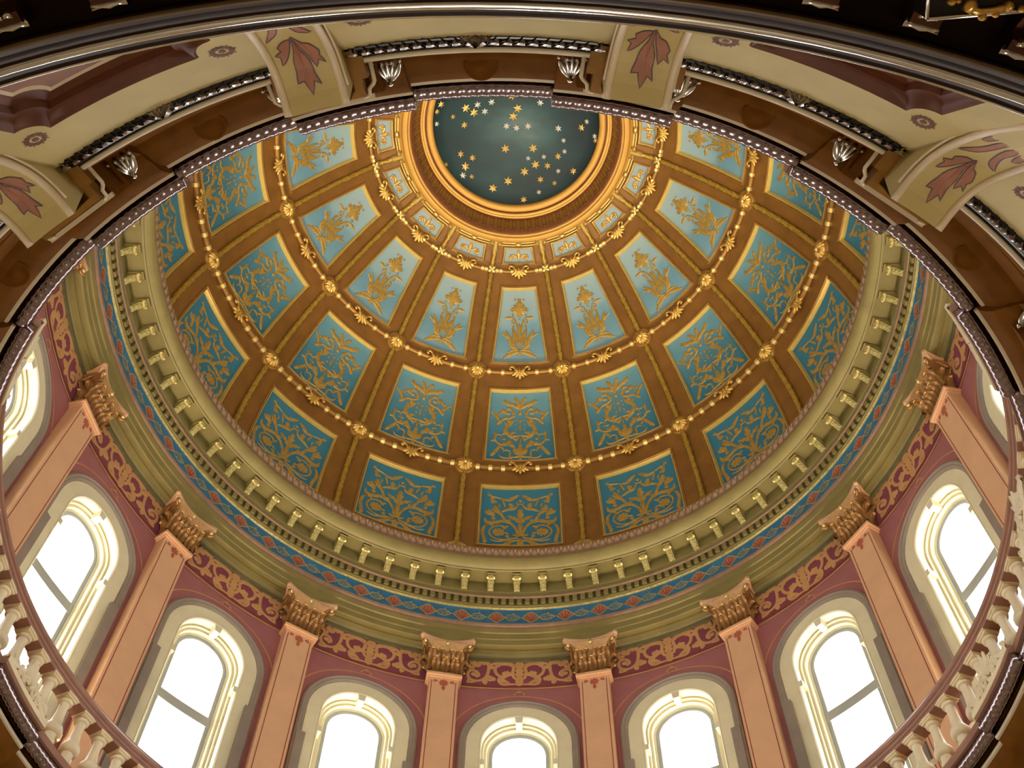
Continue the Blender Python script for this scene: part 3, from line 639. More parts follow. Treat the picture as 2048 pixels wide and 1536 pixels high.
WL = {0: 'arched sash window in the middle of the drum, straight below the oculus', 1: 'arched sash window, first to the right of the middle one', -1: 'arched sash window, first to the left of the middle one', 2: 'arched sash window, second to the right of the middle one', -2: 'arched sash window, second to the left of the middle one', 3: 'arched sash window, third right of the middle, above the balustrade', -3: 'arched sash window, third left of the middle, in the glare above the balustrade', 4: 'arched window at the right edge, cut by the gallery rim', -4: 'arched window at the left edge, cut by the gallery rim'}
def ringband(b, R0, d0, R1, d1, zb=ZB, n=24):
    a, c = arch(R0, n, zb), arch(R1, n, zb); b.grid([[wpt(u, z, d0) for u, z in a], [wpt(u, z, d1) for u, z in c]])
def window_parts(root):
    b = MB()
    for (p, q) in zip([(.985, 0), (.985, -.045), (.955, -.065), (.925, -.05), (.90, -.05), (.87, -.035), (.86, -.012)], [(.985, -.045), (.955, -.065), (.925, -.05), (.90, -.05), (.87, -.035), (.86, -.012), (.855, 0)]): ringband(b, *p, *q, zb=ZB)
    b.build('casing', 'casing', root)
    b = MB()
    for sg in (-1, 1):
        P = [(sg*.80, -.08), (sg*.95, -.08), (sg*.95, 0), (sg*.80, 0)]
        rows = [[wpt(u, z, d) for u, d in P] for z in (ZB, 13.78)]; b.grid(rows, closed_u=True); b.add(rows[1], [(0, 1, 2, 3)])
    b.build('casing_ear', 'casing', root)
    b = MB()
    for (p, q) in zip([(.86, -.012), (.855, -.02), (.64, -.02), (.625, -.035)], [(.855, -.02), (.64, -.02), (.625, -.035), (.605, -.02)]): ringband(b, *p, *q, zb=SILL-.2)
    b.build('stone_surround', 'cream', root)
    b = MB(); ringband(b, .605, -.02, .60, .13, SILL); b.build('reveal', 'whitecream', root)
    b = MB()
    for (p, q) in zip([(.60, .13), (.565, .12), (.555, .17), (.515, .165), (.505, .23)], [(.565, .12), (.555, .17), (.515, .165), (.505, .23), (.475, .23)]): ringband(b, *p, *q, zb=SILL)
    b.build('window_frame', 'cream', root)
    b = MB(); ringband(b, .475, .23, .47, .30, SILL); ringband(b, .475, .25, .415, .25, SILL); ringband(b, .415, .25, .415, .29, SILL)
    b.build('sash_frame', 'sash', root)
    b = MB()
    for z0, z1, d in ((13.31, 13.41, .235), (13.42, 13.51, .255)):
        rows = [[wpt(u, z, dd) for u in (-.47, -.2, 0, .2, .47)] for z, dd in ((z0, .30), (z0, d), (z1, d), (z1, .30))]; b.grid(rows)
    b.build('meeting_rail', 'sash', root)
    for nm, z0, z1 in (('lower_pane', SILL+.05, 13.38), ('upper_pane', 13.46, None)):
        if z1: g = MB().grid([[wpt(lerp(-.45, .45, t/4), z, .27) for t in range(5)] for z in (z0, z1)])
        else:
            P = [(-.45, z0)]+[(.45*math.cos(PI-PI*k/16), ZS+.45*math.sin(PI*k/16)) for k in range(17)]+[(.45, z0)]
            g = MB().add([wpt(0, 13.9, .285)]+[wpt(u, z, .285) for u, z in P], [(0, 1+k, 1+(k+1) % len(P)) for k in range(len(P))])
        g.build(nm, 'glass', root)
    b = MB(); P = [(-.07, 15.055), (.07, 15.055), (.05, 14.90), (-.05, 14.90)]
    rows = [[wpt(u, z, d) for u, z in P] for d in (-.03, .13)]; b.grid(rows, closed_u=True); b.add(rows[0], [(3, 2, 1, 0)]); b.build('keystone', 'whitecream', root)
    b = MB()
    for sg in (-1, 1):
        P = [(sg*.61, 13.96), (sg*.61, 14.07), (sg*.55, 14.07), (sg*.55, 13.96)]
        rows = [[wpt(u, z, d) for u, z in P] for d in (-.03, .14)]; b.grid(rows, closed_u=True); b.add(rows[0], [(3, 2, 1, 0)])
    b.build('impost_block', 'whitecream', root)
    b = MB(); rows = [[wpt(lerp(-1.0, 1.0, t/8), z, d) for t in range(9)] for z, d in ((SILL-.14, -.02), (SILL-.12, -.10), (SILL-.02, -.10), (SILL, 0), (SILL+.05, .30))]; b.grid(rows); b.build('sill', 'cream', root)
w1 = empty('window_1'); window_parts(w1)
for i, k in enumerate([0, 1, -1, 2, -2, 3, -3, 4, -4, 5, -5, 6, -6, 7, -7, 8]):
    w = w1 if i == 0 else copy_tree(w1); w.name = 'window_%d' % (i+1); w.rotation_euler = (0, 0, -k*BAY)
    struct(w, WL.get(k, 'arched sash window hidden behind the near gallery'), 'window')
    if k not in WL: w['group'] = 'windows hidden by the near gallery'

# ================================================================== PILASTERS
def pilaster():
    root = empty('pilaster')
    F = -.22   # front plane in local y (y = outwards), wall at 0
    b = MB(); b.box(-.25, .25, F, .02, .45, 6.42); b.build('shaft', 'salmon', root)
    b = MB()
    for x, e in ((-.205, .006), (.205, .006)): b.box(x-e, x+e, F-.003, F, .9, 6.26)
    b.box(-.205, .205, F-.003, F, .9, .912); b.build('painted_border', 'maroonline', root)
    fl = Orn().flower(0, 6.22, .085, 8, .003, .28).leaf(0, 6.16, -PI/2, .12, .03, .003).leaf(-.1, 6.26, PI+.4, .09, .02, .003).leaf(.1, 6.26, -.4, .09, .02, .003).spiral(-.15, 6.26, .03, .01, 0, 5, .01, .003, 8).spiral(.15, 6.26, .03, .01, PI, PI-5, .01, .003, 8)
    fl.mapped(lambda u, v, h: (u, F-.004-h, v)).build('painted_flower', 'maroonflower', root)
    b = MB(); b.box(-.33, .33, F-.08, .02, 0, .30); b.box(-.30, .30, F-.05, .02, .30, .38); b.box(-.275, .275, F-.03, .02, .38, .45); b.build('base', 'salmon', root)
    b = MB()   # astragal
    for e, z0, z1 in ((.02, 6.34, 6.37), (.055, 6.37, 6.42), (.03, 6.42, 6.44)): b.box(-.25-e, .25+e, F-e, .02, z0, z1)
    b.build('necking', 'salmon', root)
    cap = MB()
    secs = [(.245, .215, 6.44), (.25, .22, 6.60), (.26, .235, 6.80), (.31, .285, 6.97), (.375, .345, 7.07), (.41, .37, 7.11)]
    cap.grid([[(-x, .02, z), (-x, -d, z), (0, -d, z), (x, -d, z), (x, .02, z)] for x, d, z in secs])
    capo = cap.build('capital', 'salmongold', root)
    # acanthus leaves: curled, ridged, toothed blades
    def leafblade(x, z0, H, w, curl, y0, side=0):
        rows = []
        path = [(0, 0), (.18, -.004), (.36, -.01), (.54, -.022), (.70, -.045), (.84, -.08), (.93, -.12), (.95, -.15), (.89, -.165), (.80, -.155)]
        for i, (t, y) in enumerate(path):
            zz = z0+H*t; yo = -.01+y*curl; ww = w*(.9, 1.05, .85, 1.12, .9, 1.05, .8, .75, .5, .12)[i]
            row = []
            for j, e in enumerate((-1, -.55, -.22, 0, .22, .55, 1)):
                yy = yo+(.022, .0, .012, -.022, .012, .0, .022)[j]*(1-.6*(i > 6)); row.append((x+e*ww, y0+yy, zz-.02*(abs(e) > .9)) if not side else (side*(-y0-yy), x+e*ww, zz-.02*(abs(e) > .9)))
            rows.append(row)
        return rows
    L = [(x, 6.44, .30, .072, .8, F) for x in (-.165, 0, .165)]+[(x, 6.52, .40, .066, 1.0, F-.005) for x in (-.245, -.083, .083, .245)]
    for sd in (-1, 1): L += [(-.11, 6.44, .30, .08, .8, -.25, sd), (-.03, 6.52, .40, .066, 1.0, -.255, sd), (-.18, 6.52, .40, .066, 1.0, -.255, sd)]
    for a_ in L:
        MB().grid(leafblade(*a_)).build('acanthus_leaf', 'salmongold', capo, 'auto')
        if len(a_) == 6:
            x, z0, H, w_, cu, y0 = a_; yy = y0-.015-.155*cu; zz = z0+H*.90
            MB().tube([(x-.03, yy, zz-.01), (x, yy-.012, zz), (x+.03, yy, zz-.01)], .014, 6).build('leaf_glint', 'gold', capo, True)  # small gold roll added as a bright highlight on the leaf end
    for sg in (-1, 1):
        pts = []   # corner volute: spiral ribbon standing at 45 degrees
        for i in range(22):
            t = i/21; a = -.4+t*7.6; r = lerp(.095, .012, t); cx = .385; q = cx-r*math.cos(a)*.9; zz = 7.02+r*math.sin(a)
            pts.append((sg*(q), F-.05-(q-.25)*.75, zz-.02))
        stem = [(sg*.10, F-.03, 6.82), (sg*.16, F-.05, 6.95), (sg*.24, F-.055, 7.06), (sg*.32, F-.065, 7.10)]
        MB().tube(stem+pts, .026, 6).build('volute', 'salmongold', capo, True)
        MB().tube([(sg*.04, F-.03, 6.86), (sg*.06, F-.05, 6.98), (sg*.09, F-.05, 7.05), (sg*.12, F-.05, 7.02), (sg*.10, F-.055, 6.98)], .016, 6).build('inner_curl', 'salmongold', capo, True)
        MB().tube([(sg*.37, .0, 6.95), (sg*.37, -.1, 7.04), (sg*.38, -.2, 7.08)], .022, 6).build('side_stem', 'salmongold', capo, True)
        MB().lathe([(.0, 6.99), (.035, 7.0), (.045, 7.04), (.03, 7.08), (0, 7.09)], 8, cx=sg*.40, cy=F-.165).build('gilt_bud', 'goldlit', capo, True)
    MB().lathe([(.0, 7.05), (.03, 7.06), (.04, 7.10), (.03, 7.15), (0, 7.16)], 8, cx=0, cy=F-.12).build('gilt_bud', 'goldlit', capo, True)
    ab = MB(); rows = []
    def abo(e):   # concave abacus outline at scale e
        o = []
        for i in range(13): t = -1+2*i/12; o.append((t*(.43+e), F-.17-e+.11*(1-t*t)))
        o = [(-.47-e, F-.13-e)]+o+[(.47+e, F-.13-e)]
        o = [(-.40-e, .02), (-.39-e, -.12)]+o+[(.39+e, -.12), (.40+e, .02)]
        return o
    for e, z in ((-.05, 7.10), (-.04, 7.13), (-.01, 7.16), (-.01, 7.18), (.02, 7.20), (.02, 7.24)): rows.append([(x, y, z) for x, y in abo(e)])
    ab.grid(rows); n = len(rows[0]); ab.f.append(tuple(range(n-1, -1, -1))); ab.f.append(tuple(range((len(rows)-1)*n, len(rows)*n)))
    ab.build('abacus', 'salmon', capo, 'auto')
    return root
PL = {-.5: 'salmon pilaster with gilded leafy capital just left of the middle window', .5: 'salmon pilaster with gilded leafy capital just right of the middle window',
 -1.5: 'salmon pilaster with gilded capital between the first and second windows left of the middle', 1.5: 'salmon pilaster with gilded capital between the first and second windows right of the middle',
 -2.5: 'salmon pilaster with gilded capital between the second and third windows left of the middle', 2.5: 'salmon pilaster with gilded capital between the second and third windows right of the middle',
 -3.5: 'salmon pilaster running down from its gilded capital to the left picture edge', 3.5: 'salmon pilaster running down from its gilded capital towards the right picture edge',
 -4.5: 'pilaster at far left with only its gilded capital corner showing beside the gallery rim', 4.5: 'pilaster at far right mostly hidden behind the gallery rim'}
p0 = None
for az in PL:
    q = p0 if False else (pilaster() if p0 is None else copy_tree(p0)); p0 = p0 or q
    q.location = pt(RW, az, ZB); q.rotation_euler = (0, 0, -az*BAY); tag(q, PL[az], 'pilaster', 'pilasters of the drum')

# ================================================================== GALLERY: floor slab, cornice, torus, ribs, cove
RPRO = .065; PC, PHW = .5, .235     # projecting parts, centred under the pilasters
gal = struct(rings([(5.16, 9.36), (6.74, 9.36), (6.74, 9.1), (5.60, 9.1)], 128).build('trim_2', 'soffit', None, False), 'dark brown cornice of the gallery ringing the rotunda below the windows', 'cornice')
def seg(prof, a0, a1, n=16, b=None, caps=True):
    b = b or MB(); rows = [[pt(r, lerp(a0, a1, t/n), z) for t in range(n+1)] for r, z in prof]; b.grid(rows)
    if caps:
        m = len(prof); o = len(b.v)
        b.v += [rows[i][0] for i in range(m)]+[rows[i][n] for i in range(m)]; b.f.append(tuple(range(o, o+m))); b.f.append(tuple(range(o+2*m-1, o+m-1, -1)))
    return b
SOF = [(5.62, 8.62), (5.57, 8.64), (5.53, 8.72), (5.50, 8.78), (5.44, 8.80), (5.40, 8.85), (5.32, 8.89), (5.27, 8.96), (5.235, 9.04), (5.235, 9.10)]
for dr, c, hw, nm in ((0, 0, .5-PHW, 'soffit_bay'), (-RPRO, .5, PHW, 'soffit_projection')):
    o = seg([(r+dr, z) for r, z in SOF]+[(5.30, 9.30), (5.62, 9.30)], c-hw, c+hw, 14).build(nm, 'soffit', gal, 'auto')
    fil = seg([(5.236+dr, 9.04), (5.212+dr, 9.045), (5.205+dr, 9.075), (5.236+dr, 9.085)], c-hw-.001, c+hw+.001, 14).build('ivory_fillet', 'whitetrim', o)
    # bundled-leaf torus
    n = 116; rows = []; arc = 2*hw*BAY*5.13; pit = .075
    for i in range(n+1):
        az = lerp(c-hw, c+hw, i/n); x = (lerp(-hw, hw, i/n)*BAY*5.13) / pit; row = []
        for k in range(12):
            th = 2*PI*(k+.5)/12; rad = .072*(.945+.085*abs(math.sin(PI*(x+th/(2*PI)*1.5))))
            row.append(pt(5.135+dr+rad*math.cos(th), az, 9.17+rad*math.sin(th)))
        rows.append(row)
    tb = MB().grid(rows, closed_u=True); tb.f += [tuple(range(11, -1, -1)), tuple(range(n*12, n*12+12))]
    tb.build('leaf_torus', 'rope', o, True)
    seg([(5.10+dr, 9.245), (5.06+dr, 9.25), (5.06+dr, 9.30), (5.075+dr, 9.36), (5.3, 9.36)], c-hw, c+hw, 14).build('rim', 'rail', o, 'auto')
    around(o, range(16), gal)
# fascia, ivory line and leaf moulding in each bay
fas = seg([(5.60, 8.64), (5.595, 8.40), (5.575, 8.38), (5.58, 8.30), (5.60, 8.27)], -.36, .36, 16).build('fascia', 'soffit', gal, 'auto')
seg([(5.60, 8.27), (5.595, 8.235), (5.61, 8.215), (5.635, 8.215), (5.64, 8.24)], -.36, .36, 16).build('ivory_line', 'whitetrim', fas, True)
seg([(5.64, 8.22), (5.65, 8.20), (5.66, 8.16), (5.70, 8.13), (5.745, 8.12), (5.77, 8.14), (5.78, 8.2)], -.365, .365, 16).build('dark_hollow', 'black', fas, True)
lm = Orn()
for sg in (-1, 1):
    for k in range(9):
        u = sg*(.07+k*.088); d = PI/2-sg*PI/2 if sg > 0 else PI
        lm.leaf(u, .035, (0 if sg > 0 else PI)+.25*sg, .125, .022, .03, 1); lm.leaf(u, -.005, (0 if sg > 0 else PI)-.12*sg, .12, .02, .03); lm.stroke([(u, -.03), (u+sg*.05, .0), (u+sg*.09, .05)], .006, .03, 2)
for a in (-.9, -.45, 0, .45, .9): lm.leaf(0, -.045, PI/2+a, .15, .03, .05)
lm.mapped(lambda u, v, h: pt(5.695+v, u/5.7/BAY, 8.135-h*.9)).build('silvered_leaf', 'leafmetal', fas)
around(fas, range(16), gal)
# leaf pendants beside every rib, and a pale shell garland under the soffit
pd = Orn()
for a in (-.62, -.32, 0, .32, .62): pd.leaf(0, .175, -PI/2+a, .185-.02*abs(a), .030, .05)
for a in (-.47, -.16, .16, .47): pd.leaf(0, .165, -PI/2+a, .12, .016, .06)
pendo = empty('leaf_pendant'); pd.mapped(lambda u, v, h: (u, -v, -.03-h+.25*v)).build('leaf_cup', 'pendant', pendo, True)
bd = MB()
for k in range(4): a = (k-1.5)*.42; bd.lathe([(0, -.075), (.016, -.07), (.02, -.05), (0, -.03)], 8, cx=.17*math.sin(a), cy=.02-.04*math.cos(a))
bd.lathe([(0, -.03), (.02, -.02), (.024, .0), (0, .03)], 8, cx=0, cy=-.18); bd.build('bead', 'chrome', pendo, True)['kind'] = 'stuff'
i = 0
for k in range(16):
    for e in (-.31, .31):
        c = pendo if i == 0 else copy_tree(pendo); i += 1
        c.parent = gal; c.location = pt(5.52, k+e, 8.66); c.rotation_euler = (0, 0, -(k+e)*BAY)
med = MB().lathe([(.13, .01), (.125, -.004), (.11, -.004), (.10, .004), (.05, .002), (.03, -.006), (0, -.008)], 24).build('soffit_medallion', 'soffit', gal, True)
for k in range(16):
    c = med if k == 0 else copy_tree(med, gal); c.location = pt(5.37, k, 8.845); c.rotation_euler = (-.35, 0, -k*BAY)
# impost blocks over the ribs
ib = empty('impost_block')
def ubox(b, u, r0, r1, z0, z1):
    v = [pt(r, e*u/r/BAY, z) for z in (z0, z1) for r, e in ((r0, -1), (r0, 1), (r1, 1), (r1, -1))]
    return b.add(v, [(0, 1, 2, 3), (4, 7, 6, 5), (0, 4, 5, 1), (1, 5, 6, 2), (2, 6, 7, 3), (3, 7, 4, 0)])
ubox(ubox(MB(), .31, 5.335, 5.66, 8.36, 8.70), .345, 5.30, 5.66, 8.62, 8.80).build('block_body', 'soffit', ib)
ubox(ubox(MB(), .28, 5.37, 5.70, 8.22, 8.34), .33, 5.50, 5.70, 8.20, 8.30).build('block_step', 'soffitline', ib)
ubox(MB(), .318, 5.325, 5.36, 8.335, 8.365).build('ivory_edge', 'whitetrim', ib)
tbv = MB()
for sg in (-1, 1):
    tbv.tube([pt(r, sg*u/5.5/BAY, z) for r, u, z in ((5.62, .36, 8.24), (5.46, .36, 8.26), (5.44, .345, 8.27), (5.41, .31, 8.28), (5.36, .30, 8.30), (5.35, .26, 8.32))], .016, 6)
tbv.build('ivory_return', 'whitetrim', ib, True)
around(ib, range(16), gal, .5)

# cove between gallery and lower cornice
COVE = Prof([(5.72, 8.14), (5.84, 7.93), (5.97, 7.72), (6.11, 7.50), (6.25, 7.24), (6.38, 6.92), (6.48, 6.5), (6.55, 6.0), (6.60, 5.3), (6.62, 4.78)])
RIB = Prof([(5.42, 7.88), (5.58, 7.895), (5.75, 7.86), (5.90, 7.75), (6.05, 7.57), (6.17, 7.37), (6.30, 7.07), (6.40, 6.7), (6.47, 6.2), (6.51, 5.5), (6.53, 4.8)])
cove = struct(empty('wall_cove'), 'cream coved wall with notched dark panels and leaf-painted ribs under the gallery', 'wall')
def cpt(u, s, h=0): r, z = COVE.off(s, h); return pt(r, u/r/BAY, z)   # h > 0 recessed
def notched(x0, x1, y0, y1, q, n=6):   # rectangle with concave circular corners at the upper end (low s)
    o = [(x0, y1), (x0, lerp(y1, y0+q, .5))]
    o += [(x0+q*math.sin(PI/2*k/n)*1.0, y0+q*math.cos(PI/2*k/n)) for k in range(n+1)]
    o += [(lerp(x0+q, x1-q, k/8), y0) for k in range(1, 8)]
    o += [(x1-q*math.cos(PI/2*k/n), y0+q*math.sin(PI/2*k/n)) for k in range(n+1)]
    o += [(x1, lerp(y1, y0+q, .5)), (x1, y1)]
    return o
SC = 2.35
def covebay():
    b = MB()
    Q = notched(-.74, .74, .50, SC, .17)
    def outp(u, s):
        r = COVE.at(s)[0]; return r*BAY/2
    rows = [Q]
    for f in (.5, 1.0):
        row = []
        for (u, s) in Q:
            if s >= .66 and abs(u) > .735: row.append((lerp(u, math.copysign(outp(u, s), u), f), s))
            else:
                # push towards the top edge
                tu = u*(outp(u, 0)/.74); row.append((lerp(u, tu, f), lerp(s, 0.0, f)))
        rows.append(row)
    b.grid([[cpt(u, s) for u, s in r] for r in rows])
    b.grid([[cpt(lerp(-1, 1, t/10)*COVE.at(s)[0]*BAY/2, s) for t in range(11)] for s in [lerp(SC, COVE.L, j/8) for j in range(9)]])
    # side gaps near the notched corners
    for sg in (-1, 1):
        n = 6; r0 = [(sg*.74, .50+.17)]; b.grid([[cpt(sg*.74, .67), cpt(sg*lerp(.74, 1.145, .5), .67), cpt(sg*outp(0, .67), .67)], [cpt(sg*lerp(.74, outp(0, 0), .5)*1.0, .34), cpt(sg*1.0, .3), cpt(sg*outp(0, .3), .3)], [cpt(sg*outp(0, 0)*.95, 0), cpt(sg*outp(0, 0)*.97, 0), cpt(sg*outp(0, 0), 0)]])
    return b
cb = covebay().build('cove_bay', 'cove', cove, True)
def nring(b, lay):
    b.grid([[cpt(u, s, h) for u, s in notched(-.74+i, .74-i, .50+i, SC-i, .17 if i < .1 else .17)] for i, h in lay])
nb = MB(); nring(nb, ((0, 0), (.012, -.012), (.03, .0), (.06, .035), (.10, .05), (.12, .09), (.17, .11), (.185, .105))); nb.build('panel_moulding', 'darkred', cb, 'auto')
nb = MB(); nring(nb, ((.185, .105), (.20, .098), (.215, .11))); nb.build('panel_line', 'whitetrim', cb, 'auto')
Q = notched(-.74+.215, .74-.215, .715, SC-.215, .17)
nb = MB(); nb.grid([[cpt(u, s, .11) for u, s in Q], [cpt(u*.5, lerp(s, 1.4, .5), .11) for u, s in Q], [cpt(u*.02, lerp(s, 1.4, .97), .11) for u, s in Q]]); nb.build('panel_field', 'mauve', cb)
ro = Orn()
for sg in (-1, 1):
    for k in range(8):
        a = PI/8+k*PI/4; ro.disc(sg*.715+.062*math.cos(a), .47+.062*math.sin(a), .022, .002, 8); ro.stroke([(sg*.715+.045*math.cos(a+PI/8), .47+.045*math.sin(a+PI/8)), (sg*.715+.095*math.cos(a+PI/8), .47+.095*math.sin(a+PI/8))], .008, .002, 2)
    ro.disc(sg*.715, .47, .026, .003)
ro.mapped(lambda u, v, h: cpt(u, v, -.003-h)).build('painted_rosette', 'plumflower', cb)
around(cb, range(16), cove)
# ribs
def rpt(u, s, h=0): r, z = RIB.off(s, -h); return pt(r, u/r/BAY, z)
def rib():
    root = empty('rib')
    ss = [RIB.L*(k/40)**1.15 for k in range(41)]
    b = MB(); b.grid([[rpt(u, s) for u in (-.175, -.09, 0, .09, .175)] for s in ss])
    # sides up to the cove, and the blunt end under the impost block
    def upz(s, u):
        r, z = RIB.at(s); k = min(.42, .30+.1*0); dr = max(0, .30*(s-.5)/3)
        return pt(r+min(.18, .06+.05*s), u/r/BAY, max(z+.05, z+.36-.12*min(s, 2.5)))
    for sg in (-1, 1): b.grid([[rpt(sg*.215, s, -.02) for s in ss], [upz(s, sg*.215) for s in ss], [upz(s, sg*.16) for s in ss]])
    e0 = RIB.at(0); b.grid([[pt(e0[0], u/e0[0]/BAY, z) for u in (-.215, -.175, .175, .215)] for z in (e0[1]-.0, e0[1]+.08, 8.23)])
    b.build('rib_body', 'ribcream', root)
    b = MB()
    for sg in (-1, 1): b.tube([rpt(sg*.20, s, .005) for s in ss], .028, 8)
    b.build('roll_moulding', 'ribroll', root, True)
    b = MB()
    for sg in (-1, 1): b.tube([rpt(sg*.232, s, -.035) for s in ss[2:]], .010, 6)
    b.build('thin_moulding', 'ribroll', root, True)
    # painted leaves (v runs from the tip of the rib)
    shapes = [
     [(0, .58), (-.015, .44), (-.05, .34), (-.055, .24), (-.075, .16), (-.035, .19), (-.005, .10), (.03, .20), (.075, .19), (.06, .27), (.05, .36), (.02, .45)],
     [(-.005, .58), (-.05, .50), (-.09, .48), (-.135, .40), (-.125, .36), (-.15, .30), (-.11, .33), (-.085, .28), (-.06, .36), (-.03, .45)],
     [(.01, .56), (.06, .55), (.11, .50), (.10, .46), (.15, .43), (.12, .41), (.13, .34), (.085, .38), (.05, .44), (.02, .52)],
     [(-.04, 1.0), (-.075, .86), (-.07, .76), (-.10, .66), (-.145, .60), (-.11, .60), (-.06, .63), (-.03, .72), (-.015, .84)],
     [(.03, 1.0), (.02, .88), (.03, .76), (.06, .66), (.11, .61), (.155, .58), (.12, .65), (.085, .73), (.07, .84), (.06, .95)],
     [(-.10, .98), (-.14, .90), (-.15, .82), (-.12, .78), (-.10, .84), (-.085, .92)],
     [(.11, .98), (.10, .90), (.115, .82), (.15, .80), (.15, .90)],
     [(0, 1.62), (-.03, 1.45), (-.08, 1.3), (-.07, 1.15), (-.12, 1.05), (-.05, 1.08), (0, 1.0), (.05, 1.08), (.12, 1.05), (.07, 1.15), (.08, 1.3), (.03, 1.45)]]
    pk = Orn(); gl = Orn()
    for q in shapes:
        pk.poly(q, .0)
        gl.stroke(q+[q[0]], .0045, .001, 2, 'flat')
    po = pk.mapped(lambda u, v, h: rpt(u, v, .004)).build('painted_leaf', 'pinkrib', root)
    gl.mapped(lambda u, v, h: rpt(u, v, .006+h)).build('leaf_outline', 'greyline', root)
    return root
around(rib(), range(16), cove, .5)

# ================================================================== BALUSTRADE
bal = tag(empty('balustrade', (0, 0, 9.36)), 'ivory turned balusters under a rosy brown handrail round the gallery edge', 'balustrade')
def low(o): o.location = (0, 0, -9.36); return o
low(seg([(5.29, 10.33), (5.48, 10.33), (5.485, 10.36), (5.50, 10.37), (5.505, 10.40), (5.53, 10.41), (5.54, 10.45), (5.525, 10.49), (5.50, 10.50), (5.50, 10.53), (5.48, 10.56), (5.43, 10.585), (5.35, 10.585), (5.30, 10.56), (5.285, 10.53), (5.285, 10.50), (5.26, 10.495), (5.24, 10.46), (5.245, 10.42), (5.265, 10.405), (5.27, 10.38), (5.285, 10.37), (5.29, 10.33)], -6.2, 6.2, 160).build('handrail', 'rail', bal, 'auto'))
low(seg([(5.30, 9.36), (5.30, 9.46), (5.32, 9.48), (5.50, 9.48), (5.50, 9.36)], -6.2, 6.2, 160).build('plinth', 'ivory', bal, 'auto'))
bp_ = [(.085, .86), (.070, .845), (.070, .83), (.088, .81), (.080, .785), (.060, .77), (.054, .72), (.056, .64), (.066, .53), (.075, .47), (.100, .44), (.116, .40), (.116, .36), (.098, .33), (.070, .315), (.066, .28), (.074, .25), (.080, .16), (.076, .09), (.090, .07), (.090, .0)]
b0 = MB().lathe(bp_, 16); b0.box(-.098, .098, -.098, .098, .865, .945); b0.box(-.085, .085, -.085, .085, .84, .866); b0.box(-.098, .098, -.098, .098, -.01, .05)
b0 = b0.build('baluster', 'ivory', bal, 'auto')
i = 0
for k in range(-22, 55):
    az = 2.803-.15385*k
    if abs(az) > 5.6: continue
    c = b0 if i == 0 else b0.copy()
    if i: C.objects.link(c); c.parent = bal
    i += 1; c.location = pt(5.385, az, .095); c.rotation_euler = (0, 0, -az*BAY)
# palmette crests standing on the projecting rims
def crest():
    o = Orn()
    for a in (-1.0, -.5, 0, .5, 1.0): o.leaf(0, .09, PI/2+a, .21-.03*abs(a), .04, .035)
    for sg in (-1, 1):
        o.spiral(sg*.10, .09, .06, .018, PI/2, PI/2+sg*-5.5, .02, .03); o.spiral(sg*.20, .075, .05, .015, PI/2, PI/2+sg*-5.5, .018, .03)
        o.stroke([(sg*.06, .13), (sg*.16, .12), (sg*.27, .08), (sg*.40, .035), (sg*.45, .06), (sg*.43, .085), (sg*.41, .065)], .022, .03)
        o.stroke([(sg*.2, .03), (sg*.3, .03), (sg*.42, .015)], .014, .02, 3)
    f = lambda u, v, h: pt(5.0-h, u/5.0/BAY, 9.30+v*1.5)
    m = o.mapped(f).build('palmette', 'ivory', None, True)
    o.mapped(lambda u, v, h: f(u, v, -h)).build('palmette_back', 'ivory', m, True)
    MB().grid([[pt(4.985+d, lerp(-.47, .47, t/8)/5.0/BAY, z) for t in range(9)] for d, z in ((.03, 9.35), (0, 9.35), (0, 9.29), (.03, 9.29))]).build('palmette_base', 'ivory', m)
    return m
cr = crest()
for i, az in enumerate([-5.5, -4.5, -3.5, -2.5, 2.5, 3.5, 4.5, 5.5]):
    c = cr if i == 0 else copy_tree(cr)
    c.parent = bal; c.location = (0, 0, -9.36); c.rotation_euler = (0, 0, -az*BAY)

# ================================================================== LOWER CORNICE, rotunda wall and floor
dark = struct(rings([(6.66, 4.74), (6.485, 4.74), (6.48, 4.70), (6.485, 4.655), (6.50, 4.65), (6.505, 4.62), (6.52, 4.59), (6.53, 4.575), (6.565, 4.53), (6.575, 4.49), (6.585, 4.47), (6.60, 4.455), (6.605, 4.42), (6.625, 4.38), (6.63, 4.36), (6.65, 4.36), (6.655, 4.42), (7.05, 4.43), (7.06, 4.1), (7.15, 3.95), (7.9, 3.9)], 256).build('trim_3', 'darkcornice', None, 'auto'), 'black brown cornice ring overhead with pale highlight bead and bronze brackets', 'cornice')
rings([(6.528, 4.585), (6.522, 4.565), (6.527, 4.545), (6.54, 4.532), (6.555, 4.53), (6.567, 4.54), (6.57, 4.56)], 256).build('highlight_bead', 'darkbead', dark, True)
rings([(6.478, 4.69), (6.474, 4.675), (6.478, 4.66), (6.49, 4.655)], 256).build('rim_line', 'darkbead', dark, True)
rings([(6.625, 4.375), (6.624, 4.355), (6.634, 4.348), (6.644, 4.355)], 256).build('outer_line', 'darkline', dark, True)
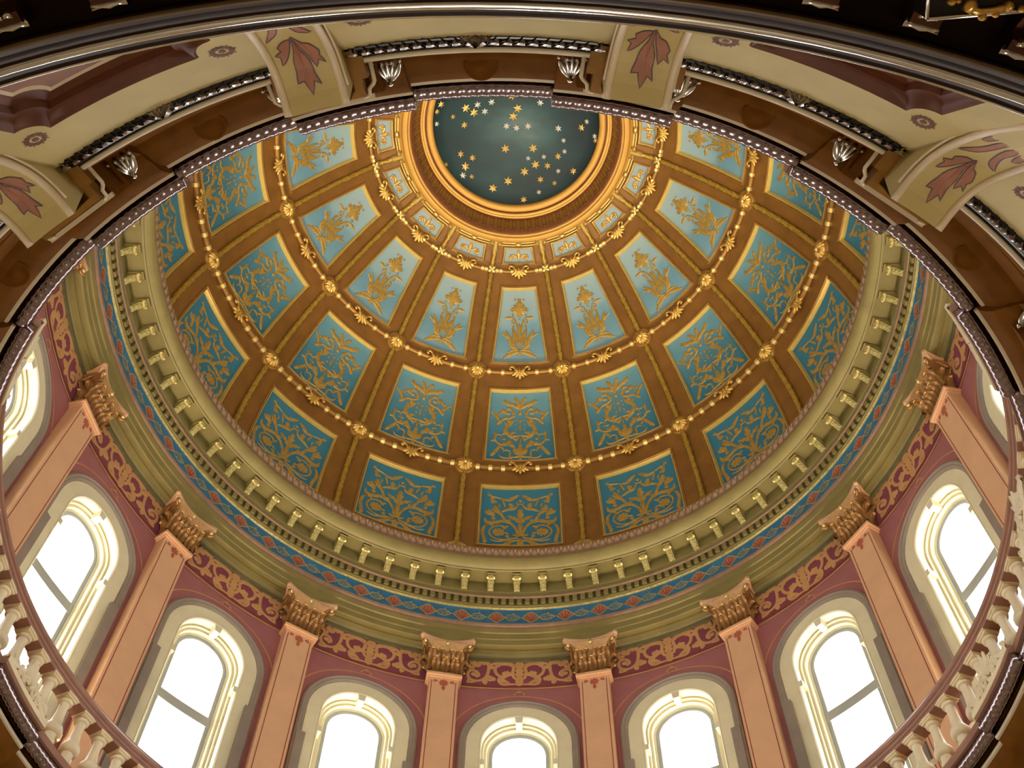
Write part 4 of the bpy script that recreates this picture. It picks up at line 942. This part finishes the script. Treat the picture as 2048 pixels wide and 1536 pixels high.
def dbracket():
    root = empty('bracket')
    out = [(6.98, 4.42), (6.70, 4.42), (6.695, 4.36), (6.71, 4.31), (6.75, 4.30), (6.78, 4.33), (6.84, 4.29), (6.90, 4.22), (6.96, 4.18), (6.98, 4.20)]
    w = .055; n = len(out); v = [pt(r, -w/r/BAY, z) for r, z in out]+[pt(r, w/r/BAY, z) for r, z in out]
    MB().add(v, [(i, (i+1) % n, n+(i+1) % n, n+i) for i in range(n)]+[tuple(range(n-1, -1, -1)), tuple(range(n, 2*n))]).build('bracket_body', 'darkbracket', root)
    MB().tube([pt(6.705, -.062/6.7/BAY, 4.345), pt(6.70, -.03/6.7/BAY, 4.342), pt(6.703, 0, 4.345), pt(6.70, .03/6.7/BAY, 4.342), pt(6.705, .062/6.7/BAY, 4.345)], lambda t: .017+.006*math.cos(t*4*PI), 8).build('bracket_roll', 'chrome', root, True)
    b = MB()
    for e in (-.018, .02): b.tube([pt(6.745, (e-.014)/6.75/BAY, 4.30), pt(6.745, (e+.014)/6.75/BAY, 4.298)], .014, 8)
    b.build('berry', 'chrome', root, True)
    return root
around(dbracket(), [7.469-.1406*k for k in range(114)][:113], dark)
struct(rings([(7.9, -1.6), (7.9, 4.0)], 96).build('wall_rotunda', 'lower', None, True), 'tan wall of the lower rotunda around the camera', 'wall')
struct(MB().lathe([(8.0, -1.6), (4, -1.6), (.02, -1.6)], 64).build('floor', 'floor', None), 'grey marble floor of the rotunda', 'floor')
rings([(6.6, 4.7), (6.75, 4.7), (6.75, 9.2)], 96).build('cove_backing', 'darkcornice', cove)
# lantern hanging from the dark cornice, at the upper right edge
lan = tag(empty('lantern', pt(6.776, 7.383, 3.9), -7.33*BAY-.324), 'black and nickel lantern hanging from the dark cornice, cut by the top right corner', 'lantern')
MB().box(-.55, 0, 0, .30, .008, .14).build('lantern_body', 'black', lan)
b = MB()
for (x0, y0, x1, y1) in ((-.55, 0, 0, 0), (-.55, .30, 0, .30), (-.55, 0, -.55, .30), (0, 0, 0, .30)): b.tube([(x0, y0, 0), (x1, y1, 0)], .007, 6)
b.build('nickel_edge', 'chrome', lan, True)
for x, y, r in ((-.07, .05, .012), (-.09, .052, .009), (-.13, .03, .02), (-.17, -.005, .012), (-.21, .0, .01), (-.25, .02, .014), (-.29, .01, .01)): MB().lathe([(0, -.03), (r, -.02), (r*1.2, -.005), (r*.8, .008)], 8, cx=x, cy=y).build('stud', 'gold', lan, True)
MB().tube([(-.12, .025, -.01), (-.16, .012, -.014), (-.20, .012, -.012), (-.25, .02, -.01)], .011, 6).build('gilt_mount', 'gold', lan, True)
MB().tube([(-.27, .17, .13), (-.27, .17, .3), (-.27, .17, .55)], .02, 8).build('hanger', 'chrome', lan, True)
